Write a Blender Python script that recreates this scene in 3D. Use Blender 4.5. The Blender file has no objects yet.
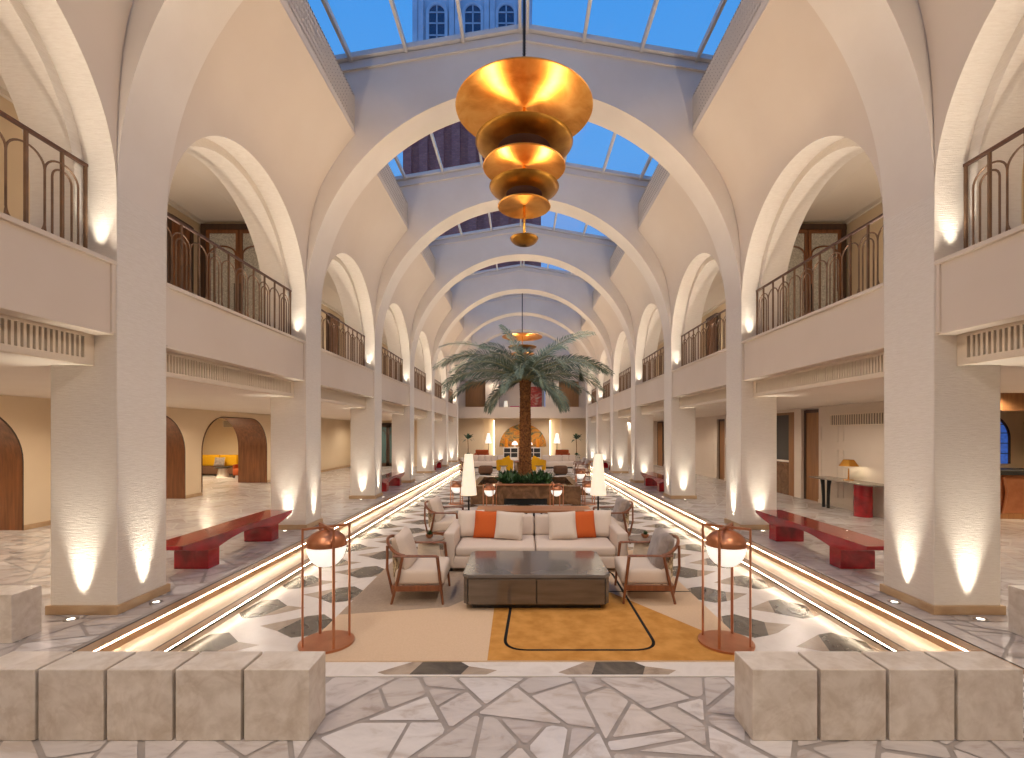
import bpy, math, random
from math import sin, cos, pi, sqrt, radians as R
from mathutils import Matrix, Vector
random.seed(7)
S = bpy.context.scene
C = S.collection

# ------------------------------------------------------------------ helpers
class MB:
    """collects faces into ONE mesh"""
    def __init__(s):
        s.v = []; s.f = []; s.mi = []; s.xf = None; s.m = 0
    def av(s, pts):
        b = len(s.v)
        for p in pts:
            p = Vector(p)
            if s.xf is not None: p = s.xf @ p
            s.v.append(tuple(p))
        return b
    def af(s, idx, m=None):
        s.f.append(tuple(idx)); s.mi.append(s.m if m is None else m)
    def poly(s, pts, m=None):
        b = s.av(pts); s.af(range(b, b+len(pts)), m)
    def box(s, x0, x1, y0, y1, z0, z1, m=None):
        b = s.av([(x0,y0,z0),(x1,y0,z0),(x1,y1,z0),(x0,y1,z0),(x0,y0,z1),(x1,y0,z1),(x1,y1,z1),(x0,y1,z1)])
        for q in ((3,2,1,0),(4,5,6,7),(0,1,5,4),(1,2,6,5),(2,3,7,6),(3,0,4,7)):
            s.af([b+i for i in q], m)
    def ext(s, poly, axis, a0, a1, m=None):
        n = len(poly)
        def P(p, a):
            return (a,p[0],p[1]) if axis == 'x' else ((p[0],a,p[1]) if axis == 'y' else (p[0],p[1],a))
        b = s.av([P(p,a0) for p in poly]+[P(p,a1) for p in poly])
        s.af(range(b+n-1, b-1, -1), m); s.af(range(b+n, b+2*n), m)
        for i in range(n):
            j = (i+1) % n
            s.af((b+i, b+j, b+n+j, b+n+i), m)
    def bar(s, p, q, w, h=None, m=None, up=(0,0,1)):
        h = h or w
        p = Vector(p); q = Vector(q); d = (q-p).normalized()
        u = Vector(up)
        if abs(d.dot(u)) > .98: u = Vector((0,1,0))
        a = d.cross(u).normalized(); c = a.cross(d).normalized()
        pts = []
        for e in (p, q):
            for (i, j) in ((-1,-1),(1,-1),(1,1),(-1,1)):
                pts.append(e + a*(i*w/2) + c*(j*h/2))
        b = s.av(pts)
        for qd in ((0,1,2,3),(7,6,5,4),(0,4,5,1),(1,5,6,2),(2,6,7,3),(3,7,4,0)):
            s.af([b+i for i in qd], m)
    def tube(s, pts, r, n=8, closed=False, m=None, flat=1.0):
        pts = [Vector(p) for p in pts]; N = len(pts)
        rr = r if isinstance(r, (list, tuple)) else [r]*N
        rings = []; prev = None
        for i, p in enumerate(pts):
            if closed: t = pts[(i+1) % N]-pts[i-1]
            else: t = pts[min(i+1,N-1)]-pts[max(i-1,0)]
            t.normalize()
            if prev is None:
                u = Vector((0,0,1)) if abs(t.z) < .9 else Vector((1,0,0))
                a = t.cross(u).normalized()
            else:
                a = prev - t*prev.dot(t)
                a.normalize()
            prev = a; c = t.cross(a)
            rings.append(s.av([p + a*(cos(2*pi*k/n)*rr[i]) + c*(sin(2*pi*k/n)*rr[i]*flat) for k in range(n)]))
        M = N if closed else N-1
        for i in range(M):
            b0 = rings[i]; b1 = rings[(i+1) % N]
            for k in range(n):
                l = (k+1) % n
                s.af((b0+k, b0+l, b1+l, b1+k), m)
        if not closed:
            s.af([rings[0]+k for k in range(n-1,-1,-1)], m); s.af([rings[-1]+k for k in range(n)], m)
    def lathe(s, prof, c=(0,0,0), n=32, m=None, a0=0, a1=2*pi):
        full = abs(a1-a0-2*pi) < 1e-6
        K = n if full else n+1
        rings = []
        for (r, z) in prof:
            if r < 1e-6: rings.append((s.av([(c[0],c[1],c[2]+z)]), 1))
            else: rings.append((s.av([(c[0]+r*cos(a0+(a1-a0)*k/n), c[1]+r*sin(a0+(a1-a0)*k/n), c[2]+z) for k in range(K)]), K))
        for (b0,k0),(b1,k1) in zip(rings, rings[1:]):
            for k in range(n):
                l = (k+1) % K
                if k0 == 1 and k1 == 1: continue
                if k0 == 1: s.af((b0, b1+l, b1+k), m)
                elif k1 == 1: s.af((b0+k, b0+l, b1), m)
                else: s.af((b0+k, b0+l, b1+l, b1+k), m)
    def grid(s, fn, nu, nv, m=None):
        b = s.av([fn(i/nu, j/nv) for i in range(nu+1) for j in range(nv+1)])
        for i in range(nu):
            for j in range(nv):
                a = b+i*(nv+1)+j
                s.af((a, a+nv+1, a+nv+2, a+1), m)
    def pillow(s, w, h, t, m=None, n=12, p=.45, sag=.04):
        """puffy square cushion in local xz, thickness along y"""
        for sg in (1,-1):
            def fn(u, v, sg=sg):
                a = 2*u-1; c = 2*v-1
                k = max(0,(1-a**4))**p*max(0,(1-c**4))**p
                x = a*w/2*(1-sag*(1-c*c)); z = c*h/2*(1-sag*(1-a*a))
                return (x, sg*t/2*k, z)
            s.grid(fn, n, n, m)
    def rbox(s, x0, x1, y0, y1, z0, z1, r=.04, m=None, puff=0., n=3):
        """rounded box; puff raises the top centre"""
        cx,cy,cz = (x0+x1)/2,(y0+y1)/2,(z0+z1)/2; hx,hy,hz = (x1-x0)/2,(y1-y0)/2,(z1-z0)/2
        def param(h, r):
            o = [-h]
            o += [-h + r*(1-cos(pi/2*k/n)) for k in range(1,n+1)] + [0.] + [h - r*(1-cos(pi/2*k/n)) for k in range(n,0,-1)] + [h]
            return sorted(set(round(a,6) for a in o))
        r = min(r, hx, hy, hz)
        xs, ys, zs = param(hx,r), param(hy,r), param(hz,r)
        def rnd(p):
            q = Vector((max(-hx+r,min(hx-r,p[0])), max(-hy+r,min(hy-r,p[1])), max(-hz+r,min(hz-r,p[2]))))
            d = Vector(p)-q
            if d.length > 1e-9: q = q + d.normalized()*r
            if puff and q.z > 0:
                q.z += puff*(1-(q.x/hx)**2)*(1-(q.y/hy)**2)
            return (q.x+cx, q.y+cy, q.z+cz)
        def face(A, B, f):
            b = s.av([rnd(f(a,c)) for a in A for c in B])
            for i in range(len(A)-1):
                for j in range(len(B)-1):
                    k = b+i*len(B)+j
                    s.af((k,k+len(B),k+len(B)+1,k+1), m)
        face(xs,ys,lambda a,c:(a,c,hz)); face(ys,xs,lambda a,c:(c,a,-hz))
        face(ys,zs,lambda a,c:(hx,a,c)); face(zs,ys,lambda a,c:(-hx,c,a))
        face(zs,xs,lambda a,c:(c,hy,a)); face(xs,zs,lambda a,c:(a,-hy,c))
    def build(s, name, mats, parent=None, smooth=None, bevel=0, loc=None, rotz=0, seg=2, weld=True):
        me = bpy.data.meshes.new(name)
        me.from_pydata(s.v, [], s.f)
        mats = mats if isinstance(mats, (list, tuple)) else [mats]
        for m in mats: me.materials.append(m)
        me.polygons.foreach_set('material_index', s.mi)
        if weld:
            import bmesh
            bm = bmesh.new(); bm.from_mesh(me)
            bmesh.ops.remove_doubles(bm, verts=bm.verts, dist=1e-5)
            bm.to_mesh(me); bm.free()
        if smooth is not None:
            me.polygons.foreach_set('use_smooth', [True]*len(me.polygons))
            me.set_sharp_from_angle(angle=R(smooth))
        me.update()
        o = bpy.data.objects.new(name, me); C.objects.link(o)
        if parent: o.parent = parent
        if loc: o.location = loc
        o.rotation_euler.z = rotz
        if bevel:
            b = o.modifiers.new('bevel', 'BEVEL'); b.width = bevel; b.segments = seg; b.limit_method = 'ANGLE'; b.angle_limit = R(40)
            b.harden_normals = False
        return o

def tag(o, label, cat=None, group=None, kind=None):
    if label: o['label'] = label
    if cat: o['category'] = cat
    if group: o['group'] = group
    if kind: o['kind'] = kind
    return o
def thing(name, label, cat, loc=(0,0,0), rotz=0, group=None, kind=None):
    o = bpy.data.objects.new(name, None); C.objects.link(o)
    o.empty_display_size = .1
    o.location = loc; o.rotation_euler.z = rotz
    return tag(o, label, cat, group, kind)
def dup(root, loc, rotz=0, label=None, group=None, scale=None):
    r = root.copy(); C.objects.link(r); r.location = loc; r.rotation_euler.z = rotz
    if label: r['label'] = label
    if group: r['group'] = group
    if scale: r.scale = scale
    for ch in list(root.children):
        c = ch.copy(); C.objects.link(c); c.parent = r
        for g in list(ch.children):
            d = g.copy(); C.objects.link(d); d.parent = c
    return r
def arc(cx, cy, r, a0, a1, n):
    return [(cx+r*cos(a0+(a1-a0)*i/n), cy+r*sin(a0+(a1-a0)*i/n)) for i in range(n+1)]
ORD = ['nearest','second','third','fourth','fifth','sixth','seventh','eighth']

# ------------------------------------------------------------------ materials
def srgb(r, g, b):
    f = lambda c: (c/255/12.92 if c/255 <= .04045 else ((c/255+.055)/1.055)**2.4)
    return (f(r), f(g), f(b), 1)
def mat(name, col=(.8,.8,.8,1), rough=.5, metal=0., emit=None, estr=0., coat=0., spec=.5, **kw):
    m = bpy.data.materials.new(name); m.use_nodes = True
    p = m.node_tree.nodes['Principled BSDF']
    p.inputs['Base Color'].default_value = col; p.inputs['Roughness'].default_value = rough; p.inputs['Metallic'].default_value = metal
    p.inputs['Specular IOR Level'].default_value = spec
    if emit: p.inputs['Emission Color'].default_value = emit; p.inputs['Emission Strength'].default_value = estr
    if coat: p.inputs['Coat Weight'].default_value = coat; p.inputs['Coat Roughness'].default_value = .05
    for k, v in kw.items(): p.inputs[k.replace('_',' ')].default_value = v
    return m
class NT:
    """tiny node helper on a material"""
    def __init__(s, m):
        s.t = m.node_tree; s.n = s.t.nodes; s.p = s.n.get('Principled BSDF'); s.out = s.n.get('Material Output')
    def new(s, typ, **kw):
        n = s.n.new(typ)
        for k, v in kw.items(): setattr(n, k, v)
        return n
    def link(s, a, b): s.t.links.new(a, b)
    def coord(s, scale=(1,1,1), rot=(0,0,0), kind='Object'):
        tc = s.new('ShaderNodeTexCoord'); mp = s.new('ShaderNodeMapping')
        mp.inputs['Scale'].default_value = scale; mp.inputs['Rotation'].default_value = rot
        s.link(tc.outputs[kind], mp.inputs['Vector']); return mp.outputs['Vector']
    def noise(s, vec, scale, detail=4, rough=.55, dist=0.):
        n = s.new('ShaderNodeTexNoise'); n.inputs['Scale'].default_value = scale; n.inputs['Detail'].default_value = detail
        n.inputs['Roughness'].default_value = rough; n.inputs['Distortion'].default_value = dist
        if vec is not None: s.link(vec, n.inputs['Vector'])
        return n.outputs['Fac']
    def ramp(s, fac, stops, interp='LINEAR'):
        r = s.new('ShaderNodeValToRGB'); e = r.color_ramp.elements; r.color_ramp.interpolation = interp
        while len(e) < len(stops): e.new(.5)
        for x, (pos, col) in zip(e, stops): x.position = pos; x.color = col if len(col) == 4 else (*col, 1)
        s.link(fac, r.inputs['Fac']); return r.outputs['Color']
    def mix(s, fac, a, b, mode='MIX'):
        m = s.new('ShaderNodeMix', data_type='RGBA', blend_type=mode)
        for sock, val in ((m.inputs['Factor'], fac), (m.inputs['A'], a), (m.inputs['B'], b)):
            if hasattr(val, 'links') or hasattr(val, 'is_linked'): s.link(val, sock)
            else: sock.default_value = val
        # factor socket 0 is the float one, A/B colour are index 6/7
        return m
    def mixc(s, fac, a, b, mode='MIX'):
        m = s.new('ShaderNodeMix', data_type='RGBA', blend_type=mode)
        for idx, val in ((0, fac), (6, a), (7, b)):
            if isinstance(val, bpy.types.NodeSocket): s.link(val, m.inputs[idx])
            else: m.inputs[idx].default_value = val
        return m.outputs[2]
    def math(s, op, a, b=None, c=None):
        m = s.new('ShaderNodeMath', operation=op)
        for i, val in enumerate((a, b, c)):
            if val is None: continue
            if isinstance(val, bpy.types.NodeSocket): s.link(val, m.inputs[i])
            else: m.inputs[i].default_value = val
        return m.outputs[0]
    def bump(s, h, strength=.3, dist=.01):
        b = s.new('ShaderNodeBump'); b.inputs['Strength'].default_value = strength; b.inputs['Distance'].default_value = dist
        s.link(h, b.inputs['Height']); s.link(b.outputs['Normal'], s.p.inputs['Normal'])
    def base(s, c): s.link(c, s.p.inputs['Base Color'])

def noisy(name, c1, c2, scale, rough=.5, stretch=(1,1,1), bump=0., bscale=None, bdist=.004, detail=4, lo=.35, hi=.65, **kw):
    m = mat(name, c1, rough, **kw); t = NT(m); v = t.coord(stretch)
    f = t.noise(v, scale, detail)
    t.base(t.ramp(f, [(lo, c1), (hi, c2)]))
    if bump: t.bump(t.noise(v, bscale or scale*4, 3), bump, bdist)
    return m
M = {}
PL = srgb(224,210,194)
M['plaster'] = noisy('plaster', srgb(226,215,203), srgb(221,209,196), 1.2, .85, bump=.5, bscale=60, bdist=.004, stretch=(1,1,1))
# trowelled plaster of the columns: fine horizontal strokes
m = mat('trowelled plaster', PL, .8); t = NT(m); v = t.coord((6,6,55)); f = t.noise(v, 1.6, 5, .65)
t.base(t.ramp(f, [(.3, srgb(219,208,195)), (.7, srgb(230,221,210))])); t.bump(f, .55, .012); M['trowel'] = m
M['paint'] = noisy('painted plaster', srgb(217,202,186), srgb(213,197,180), .7, .7, bump=.1, bscale=90, bdist=.002)
M['cream'] = noisy('cream wall', srgb(222,200,168), srgb(217,194,160), .7, .75)
M['ceilwhite'] = noisy('ceiling paint', srgb(224,212,197), srgb(220,207,191), .6, .8)
M['trimstone'] = noisy('brown limestone', srgb(176,142,104), srgb(192,160,124), 3, .4, stretch=(1,1,3), detail=6)
M['tread'] = noisy('beige marble tread', srgb(228,208,184), srgb(208,180,150), 2.5, .28, stretch=(1.5,.5,1), detail=7)
M['curb'] = noisy('brown marble curb', srgb(150,116,86), srgb(172,136,104), 2.5, .35, stretch=(1.5,.5,1), detail=7)
M['groove'] = mat('drain slot', (.03,.028,.026,1), .6)
M['led'] = mat('led strip', (1,1,1,1), .5, emit=(1,.8,.56,1), estr=40.)
# marble blocks
m = mat('beige block marble', srgb(200,188,172), .32); t = NT(m); v0 = t.coord((1,1,1), (.3,.5,.7))
oi = t.new('ShaderNodeObjectInfo'); va = t.new('ShaderNodeVectorMath', operation='ADD'); t.link(v0, va.inputs[0]); sc_ = t.new('ShaderNodeVectorMath', operation='SCALE'); sc_.inputs['Scale'].default_value = 3.7
t.link(oi.outputs['Location'], sc_.inputs[0]); t.link(sc_.outputs[0], va.inputs[1]); v = va.outputs[0]
f1 = t.noise(v, 2.2, 8, .6, 1.2); f2 = t.noise(v, 7, 6, .6, .4)
c = t.ramp(f1, [(.30, srgb(186,168,150)), (.42, srgb(210,197,183)), (.47, srgb(196,180,164)), (.52, srgb(214,202,190)), (.66, srgb(214,203,190)), (.75, srgb(184,168,152))])
c = t.mixc(.55, c, t.ramp(f2, [(.35, srgb(180,164,146)), (.6, srgb(218,208,196))])); t.base(c); M['block'] = m
# crazy paving stones (cut as separate polygons), five tints
M['grout'] = noisy('paving grout', srgb(146,137,130), srgb(160,150,143), 6, .6)
PAVE = []
for i_, (ca, cb_) in enumerate((((196,187,182),(172,160,152)),((206,199,195),(186,174,166)),((189,180,174),(168,155,147)),((201,191,184),(186,172,160)),((184,174,168),(163,150,142)))):
    m = mat('paving marble %s' % 'abcde'[i_], srgb(*ca), .2); t = NT(m); v = t.coord((1.1,2.6,1), (0,0,.5+1.13*i_))
    f1 = t.noise(v, 1.5, 8, .6, 1.6)
    t.base(t.ramp(f1, [(.34, srgb(*cb_)), (.47, srgb(*ca)), (.62, srgb(*[min(255,c+8) for c in ca])), (.8, srgb(*[int((c+d)/2) for c, d in zip(ca, cb_)]))]))
    t.link(t.math('MULTIPLY_ADD', t.noise(v, 5, 3), .2, .12), t.p.inputs['Roughness'])
    PAVE.append(m)
def marble(name, a, b, c, sc=1.8, rough=.27):
    m = mat(name, b, rough); t = NT(m); v = t.coord((1,1,1),(0,0,.4)); f = t.noise(v, sc, 8, .62, 1.4)
    t.base(t.ramp(f, [(.3,a),(.5,b),(.72,c)])); return m
M['twhite'] = marble('white mosaic marble', srgb(206,196,188), srgb(222,214,207), srgb(212,202,194))
M['tdark'] = marble('dark mosaic marble', srgb(66,60,54), srgb(84,77,69), srgb(104,95,85), 3)
M['ttaupe'] = marble('taupe mosaic marble', srgb(142,124,108), srgb(166,148,130), srgb(180,162,144), 3)
def wood(name, a, b, rough=.4, axis='z', sc=1.):
    m = mat(name, a, rough); t = NT(m)
    st = {'z':(14*sc,14*sc,.9*sc),'y':(14*sc,.9*sc,14*sc),'x':(.9*sc,14*sc,14*sc)}[axis]
    f = t.noise(t.coord(st), 1.3, 5, .6, .3); t.base(t.ramp(f, [(.3,a),(.7,b)])); t.bump(f, .08, .003); return m
M['walnut'] = wood('walnut panel', srgb(98,58,32), srgb(140,88,52), .35)
M['chairwood'] = wood('chair walnut', srgb(104,58,34), srgb(140,84,50), .4)
M['doorwood'] = wood('door timber', srgb(128,86,50), srgb(160,112,68), .4)
M['darkwood'] = wood('dark timber', srgb(58,40,30), srgb(80,56,40), .45)
M['bronze'] = noisy('bronze rail', srgb(104,78,58), srgb(124,94,70), 6, .5, metal=.35)
M['handrail'] = noisy('dark bronze handrail', srgb(96,70,58), srgb(110,82,68), 6, .35, metal=.7)
M['copper'] = noisy('brushed copper', srgb(178,116,82), srgb(196,134,98), 4, .34, metal=.8)
M['black'] = mat('black metal', (.018,.017,.016,1), .4, metal=.3)
M['globe'] = mat('opal glass globe', (.9,.88,.84,1), .3, emit=(1,.93,.84,1), estr=.8)
M['shade'] = noisy('lit paper shade', srgb(236,226,206), srgb(230,218,196), 20, .8, emit=(1,.89,.7,1), estr=.55)
M['steel'] = mat('steel ring', (.4,.38,.36,1), .3, metal=.9)
M['lens'] = mat('uplight lens', (1,1,1,1), .2, emit=(1,.9,.72,1), estr=6.)
def fabric(name, a, b, sc=140, bump=.25):
    return noisy(name, a, b, sc, .92, bump=bump, bscale=sc*1.5, bdist=.002, lo=.25, hi=.75, spec=.2)
M['sofa'] = fabric('sofa bouclé', srgb(204,187,174), srgb(214,198,185))
M['beige'] = fabric('beige linen', srgb(208,193,180), srgb(218,204,191))
M['orange'] = fabric('orange wool', srgb(190,88,40), srgb(204,102,52))
M['taupe'] = noisy('taupe velvet', srgb(120,106,100), srgb(160,146,138), 5, .75, spec=.3, Sheen_Weight=.4)
M['weave'] = noisy('patterned chair back', srgb(92,66,40), srgb(206,184,146), 34, .85, stretch=(1,1,.5), lo=.42, hi=.56)
M['chairfab'] = fabric('chair linen', srgb(204,187,172), srgb(214,198,184))
# lacquer with red cloudy marbling
m = mat('red lacquer', srgb(150,16,22), .12, coat=.6); t = NT(m); f = t.noise(t.coord((1,.35,1)), 3.2, 6, .6, .8)
t.base(t.ramp(f, [(.28, srgb(84,6,14)), (.5, srgb(150,14,26)), (.7, srgb(186,30,40))])); M['red'] = m
m = mat('smoked lacquer', srgb(92,80,70), .1, coat=.7); t = NT(m); f = t.noise(t.coord((1,1,6)), 2, 4)
t.base(t.ramp(f, [(.3, srgb(84,72,62)), (.7, srgb(100,88,77))])); M['tablebody'] = m
M['tabletop'] = noisy('grey stone top', srgb(98,92,88), srgb(112,106,101), 2, .16, coat=.3)
M['drawerline'] = mat('shadow joint', (.02,.018,.015,1), .6)
M['plinth'] = mat('dark plinth', (.03,.027,.025,1), .5)
# chandelier brass with radial brush
m = mat('brushed brass', srgb(214,142,52), .33, metal=1.); t = NT(m)
tg = t.new('ShaderNodeTangent', direction_type='RADIAL', axis='Z'); t.link(tg.outputs[0], t.p.inputs['Tangent']); t.p.inputs['Anisotropic'].default_value = .7; t.p.inputs['Anisotropic Rotation'].default_value = .25
f = t.noise(t.coord((1,1,2)), 2.2, 6, .6, .6); t.base(t.ramp(f, [(.3, srgb(200,130,54)), (.5, srgb(226,162,80)), (.7, srgb(238,184,106))]))
t.link(t.math('MULTIPLY_ADD', f, .25, .3), t.p.inputs['Roughness']); M['brass'] = m
M['brassunlit'] = noisy('unlit brass', srgb(134,92,34), srgb(168,120,50), 3, .38, metal=1.)  # darker copy of the brass: unlit bowl undersides put into the colour
M['coppershade'] = mat('shaded copper throat', srgb(78,30,16), .5, metal=.7)  # darkness of the hole under each bowl put into the colour
M['gold'] = mat('polished brass', srgb(205,150,70), .25, metal=1.)
# palm
M['frond'] = noisy('palm leaflet', srgb(62,78,66), srgb(108,124,106), 3, .5, stretch=(1,1,1))
M['rachis'] = mat('palm rachis', srgb(120,118,84), .6)
M['trunk'] = noisy('palm trunk', srgb(98,58,30), srgb(168,112,62), 16, .85, bump=.6, bscale=40, bdist=.02)
M['leaf'] = noisy('shrub leaf', srgb(30,62,30), srgb(64,104,54), 6, .45)
M['leafdark'] = noisy('dark leaf', srgb(22,50,30), srgb(46,84,50), 6, .45)
M['soil'] = mat('soil', srgb(50,38,30), .95)
M['fount'] = marble('brown fountain marble', srgb(80,56,36), srgb(112,80,54), srgb(146,108,74), 2.6, .12)
M['water'] = mat('dark pool water', (.02,.018,.015,1), .03, spec=.6)
M['grille'] = mat('iron grille', (.01,.01,.01,1), .6)
M['yellow'] = fabric('mustard velvet', srgb(206,150,22), srgb(222,168,36))
M['ottoman'] = fabric('brown leather', srgb(92,66,50), srgb(110,80,62), 60)
M['white'] = mat('white lacquer', srgb(226,216,204), .4)
M['darkcell'] = mat('dark cabinet interior', srgb(48,46,44), .35)
M['rust'] = fabric('rust leather', srgb(150,70,36), srgb(166,82,44), 60)
M['vase'] = mat('orange vase', srgb(226,140,30), .3)
M['travertine'] = noisy('travertine', srgb(222,208,190), srgb(206,190,170), 6, .5, stretch=(1,1,4))
M['stonetop'] = noisy('grey stone table top', srgb(120,108,98), srgb(140,126,114), 4, .25)
M['lampmetal'] = mat('lamp pole', srgb(40,36,34), .4, metal=.6)
M['tealglass'] = noisy('teal door glass', srgb(66,92,92), srgb(92,118,114), 30, .25)
m = mat('hammered glass', srgb(196,192,180), .35, Transmission_Weight=.0); t = NT(m); f = t.noise(t.coord((1,1,1)), 60, 3)
t.base(t.ramp(f, [(.35, srgb(150,146,134)), (.65, srgb(214,210,198))])); t.bump(f, .5, .01); M['hammered'] = m
# clear skylight glass
m = bpy.data.materials.new('skylight glass'); m.use_nodes = True; t = NT(m); t.n.remove(t.p)
tr = t.new('ShaderNodeBsdfTransparent'); tr.inputs[0].default_value = (.93,.96,1,1); gl = t.new('ShaderNodeBsdfGlossy'); gl.inputs['Roughness'].default_value = .02
lw_ = t.new('ShaderNodeLayerWeight'); lw_.inputs['Blend'].default_value = .5; mx = t.new('ShaderNodeMixShader')
t.link(t.math('MULTIPLY_ADD', t.math('POWER', lw_.outputs['Facing'], 5.), .5, .025), mx.inputs[0]); t.link(tr.outputs[0], mx.inputs[1]); t.link(gl.outputs[0], mx.inputs[2]); t.link(mx.outputs[0], t.out.inputs[0]); M['glass'] = m
M['skyframe'] = mat('white steel glazing bar', srgb(206,200,196), .45)
# perforated screen: staggered holes cut through
m = mat('perforated plaster screen', srgb(226,212,194), .7); t = NT(m); v = t.coord((1,1,1))
sp = t.new('ShaderNodeSeparateXYZ'); t.link(v, sp.inputs[0])
def wave(a, b, ph):
    return t.math('SINE', t.math('MULTIPLY_ADD', t.math('ADD', t.math('MULTIPLY', sp.outputs[1], a), t.math('MULTIPLY', sp.outputs[2], b)), 2*pi, ph))
h = t.math('MULTIPLY', wave(6.2, 4.3, 0), wave(6.2, -4.3, 0))
hole = t.math('GREATER_THAN', h, .22)
edge = t.math('MAXIMUM', t.math('LESS_THAN', sp.outputs[2], 8.33), t.math('GREATER_THAN', sp.outputs[2], 9.03))
hole = t.math('MULTIPLY', hole, t.math('SUBTRACT', 1., edge))
tr = t.new('ShaderNodeBsdfTransparent'); mx = t.new('ShaderNodeMixShader')
t.link(hole, mx.inputs[0]); t.link(t.p.outputs[0], mx.inputs[1]); t.link(tr.outputs[0], mx.inputs[2]); t.link(mx.outputs[0], t.out.inputs[0]); M['screen'] = m
# rug wools
M['rugbeige'] = fabric('rug beige wool', srgb(203,175,145), srgb(213,185,156), 60)
M['ruggrey'] = fabric('rug greige wool', srgb(158,138,120), srgb(174,154,134), 30)
M['rugorange'] = noisy('rug ochre wool', srgb(178,124,60), srgb(202,146,78), 5, .95, bump=.3, bscale=90, bdist=.003, detail=6, spec=.1)
M['rugline'] = fabric('rug black line', (.012,.011,.012,1), (.02,.018,.018,1), 60)
# brick tower
m = mat('tower brick', srgb(150,92,84), .9); t = NT(m)
tc = t.new('ShaderNodeTexCoord'); sp = t.new('ShaderNodeSeparateXYZ'); t.link(tc.outputs['Object'], sp.inputs[0])
cb = t.new('ShaderNodeCombineXYZ'); t.link(t.math('ADD', sp.outputs[0], sp.outputs[1]), cb.inputs[0]); t.link(sp.outputs[2], cb.inputs[1])
br = t.new('ShaderNodeTexBrick'); br.inputs['Scale'].default_value = 1.6; t.link(cb.outputs[0], br.inputs['Vector'])
br.inputs['Color1'].default_value = srgb(196,112,98); br.inputs['Color2'].default_value = srgb(170,92,82); br.inputs['Mortar'].default_value = srgb(150,96,90)
t.base(br.outputs['Color']); M['brick'] = m
M['towerstone'] = noisy('tower limestone', srgb(176,184,196), srgb(196,202,212), .8, .8)
M['towerglass'] = mat('tower window glass', srgb(40,60,90), .1)
# mural and painting (abstract)
def abstract(name, stops, sc, dist=2.):
    m = mat(name, (1,1,1,1), .6); t = NT(m); f = t.noise(t.coord((1,1,1.4)), sc, 4, .6, dist)
    t.base(t.ramp(f, stops)); return m
M['mural'] = abstract('abstract ochre mural', [(.3, srgb(70,84,60)), (.42, srgb(120,110,70)), (.5, srgb(206,140,50)), (.6, srgb(196,120,40)), (.72, srgb(110,100,70))], 1.1)
M['painting'] = abstract('abstract red painting', [(.3, srgb(210,190,170)), (.44, srgb(196,110,90)), (.52, srgb(190,60,50)), (.62, srgb(120,80,70)), (.75, srgb(206,150,90))], 1.4)
M['pink'] = fabric('raspberry cloth', srgb(176,40,80), srgb(190,52,92))
M['slatwood'] = wood('slatted timber screen', srgb(150,108,68), srgb(176,130,86), .5)
M['vent'] = mat('vent slat', srgb(222,206,186), .6)
M['ventdark'] = mat('vent cavity', srgb(96,82,70), .8)
M['stained'] = noisy('leaded blue glass', srgb(30,60,150), srgb(60,100,200), 9, .3, emit=(.06,.16,.6,1), estr=.5)
M['nichelight'] = mat('niche strip light', (1,1,1,1), .5, emit=(1,.84,.6,1), estr=7.)
# ------------------------------------------------------------------ hall geometry (metres; y runs down the hall)
W = 4.51            # half width of the hall at the columns
P0, SP, PT = 5.30, 4.65, .74     # first column in view, spacing, column thickness
PIER = [P0+SP*k for k in range(-2, 7)]          # -4.25, .55, 5.35 ... 34.15
ZS, RA = 4.66, W    # spring and radius of the big cross arches
LX, LZ0, LZ1 = 3.50, 8.18, 8.98  # perforated screens
PIT = -.2
AX_L, AX_R = 10.3, 8.5          # aisle walls
AZ = 2.75
EAVE = 4.2
def gable(x): return 10.27-.17*min(abs(x), EAVE)
def side_word(s): return 'left' if s < 0 else 'right'
def struct(o, label, cat): return tag(o, label, cat, kind='structure')

# floors
def split_poly(p, area, rnd):
    n = len(p)
    A = abs(sum(p[i][0]*p[(i+1)%n][1]-p[(i+1)%n][0]*p[i][1] for i in range(n)))/2
    if A < area*rnd.uniform(.55,1.7): return [p]
    cx = sum(q[0] for q in p)/n; cy_ = sum(q[1] for q in p)/n
    # longest direction
    best = max(((a,b) for a in p for b in p), key=lambda ab: (ab[0][0]-ab[1][0])**2+(ab[0][1]-ab[1][1])**2)
    dx, dy = best[1][0]-best[0][0], best[1][1]-best[0][1]; L = sqrt(dx*dx+dy*dy)
    th = math.atan2(dy,dx)+pi/2+rnd.uniform(-.75,.75)
    o = rnd.uniform(-.16,.16); cx += dx*o; cy_ += dy*o
    nx, ny = -sin(th), cos(th); d = [nx*(q[0]-cx)+ny*(q[1]-cy_) for q in p]
    a, b_ = [], []
    for i in range(n):
        j = (i+1) % n; (a if d[i] >= 0 else b_).append(p[i])
        if (d[i] >= 0) != (d[j] >= 0):
            t_ = d[i]/(d[i]-d[j]); q = (p[i][0]+(p[j][0]-p[i][0])*t_, p[i][1]+(p[j][1]-p[i][1])*t_); a.append(q); b_.append(q)
    if len(a) < 3 or len(b_) < 3: return [p]
    return split_poly(a, area, rnd)+split_poly(b_, area, rnd)
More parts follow.
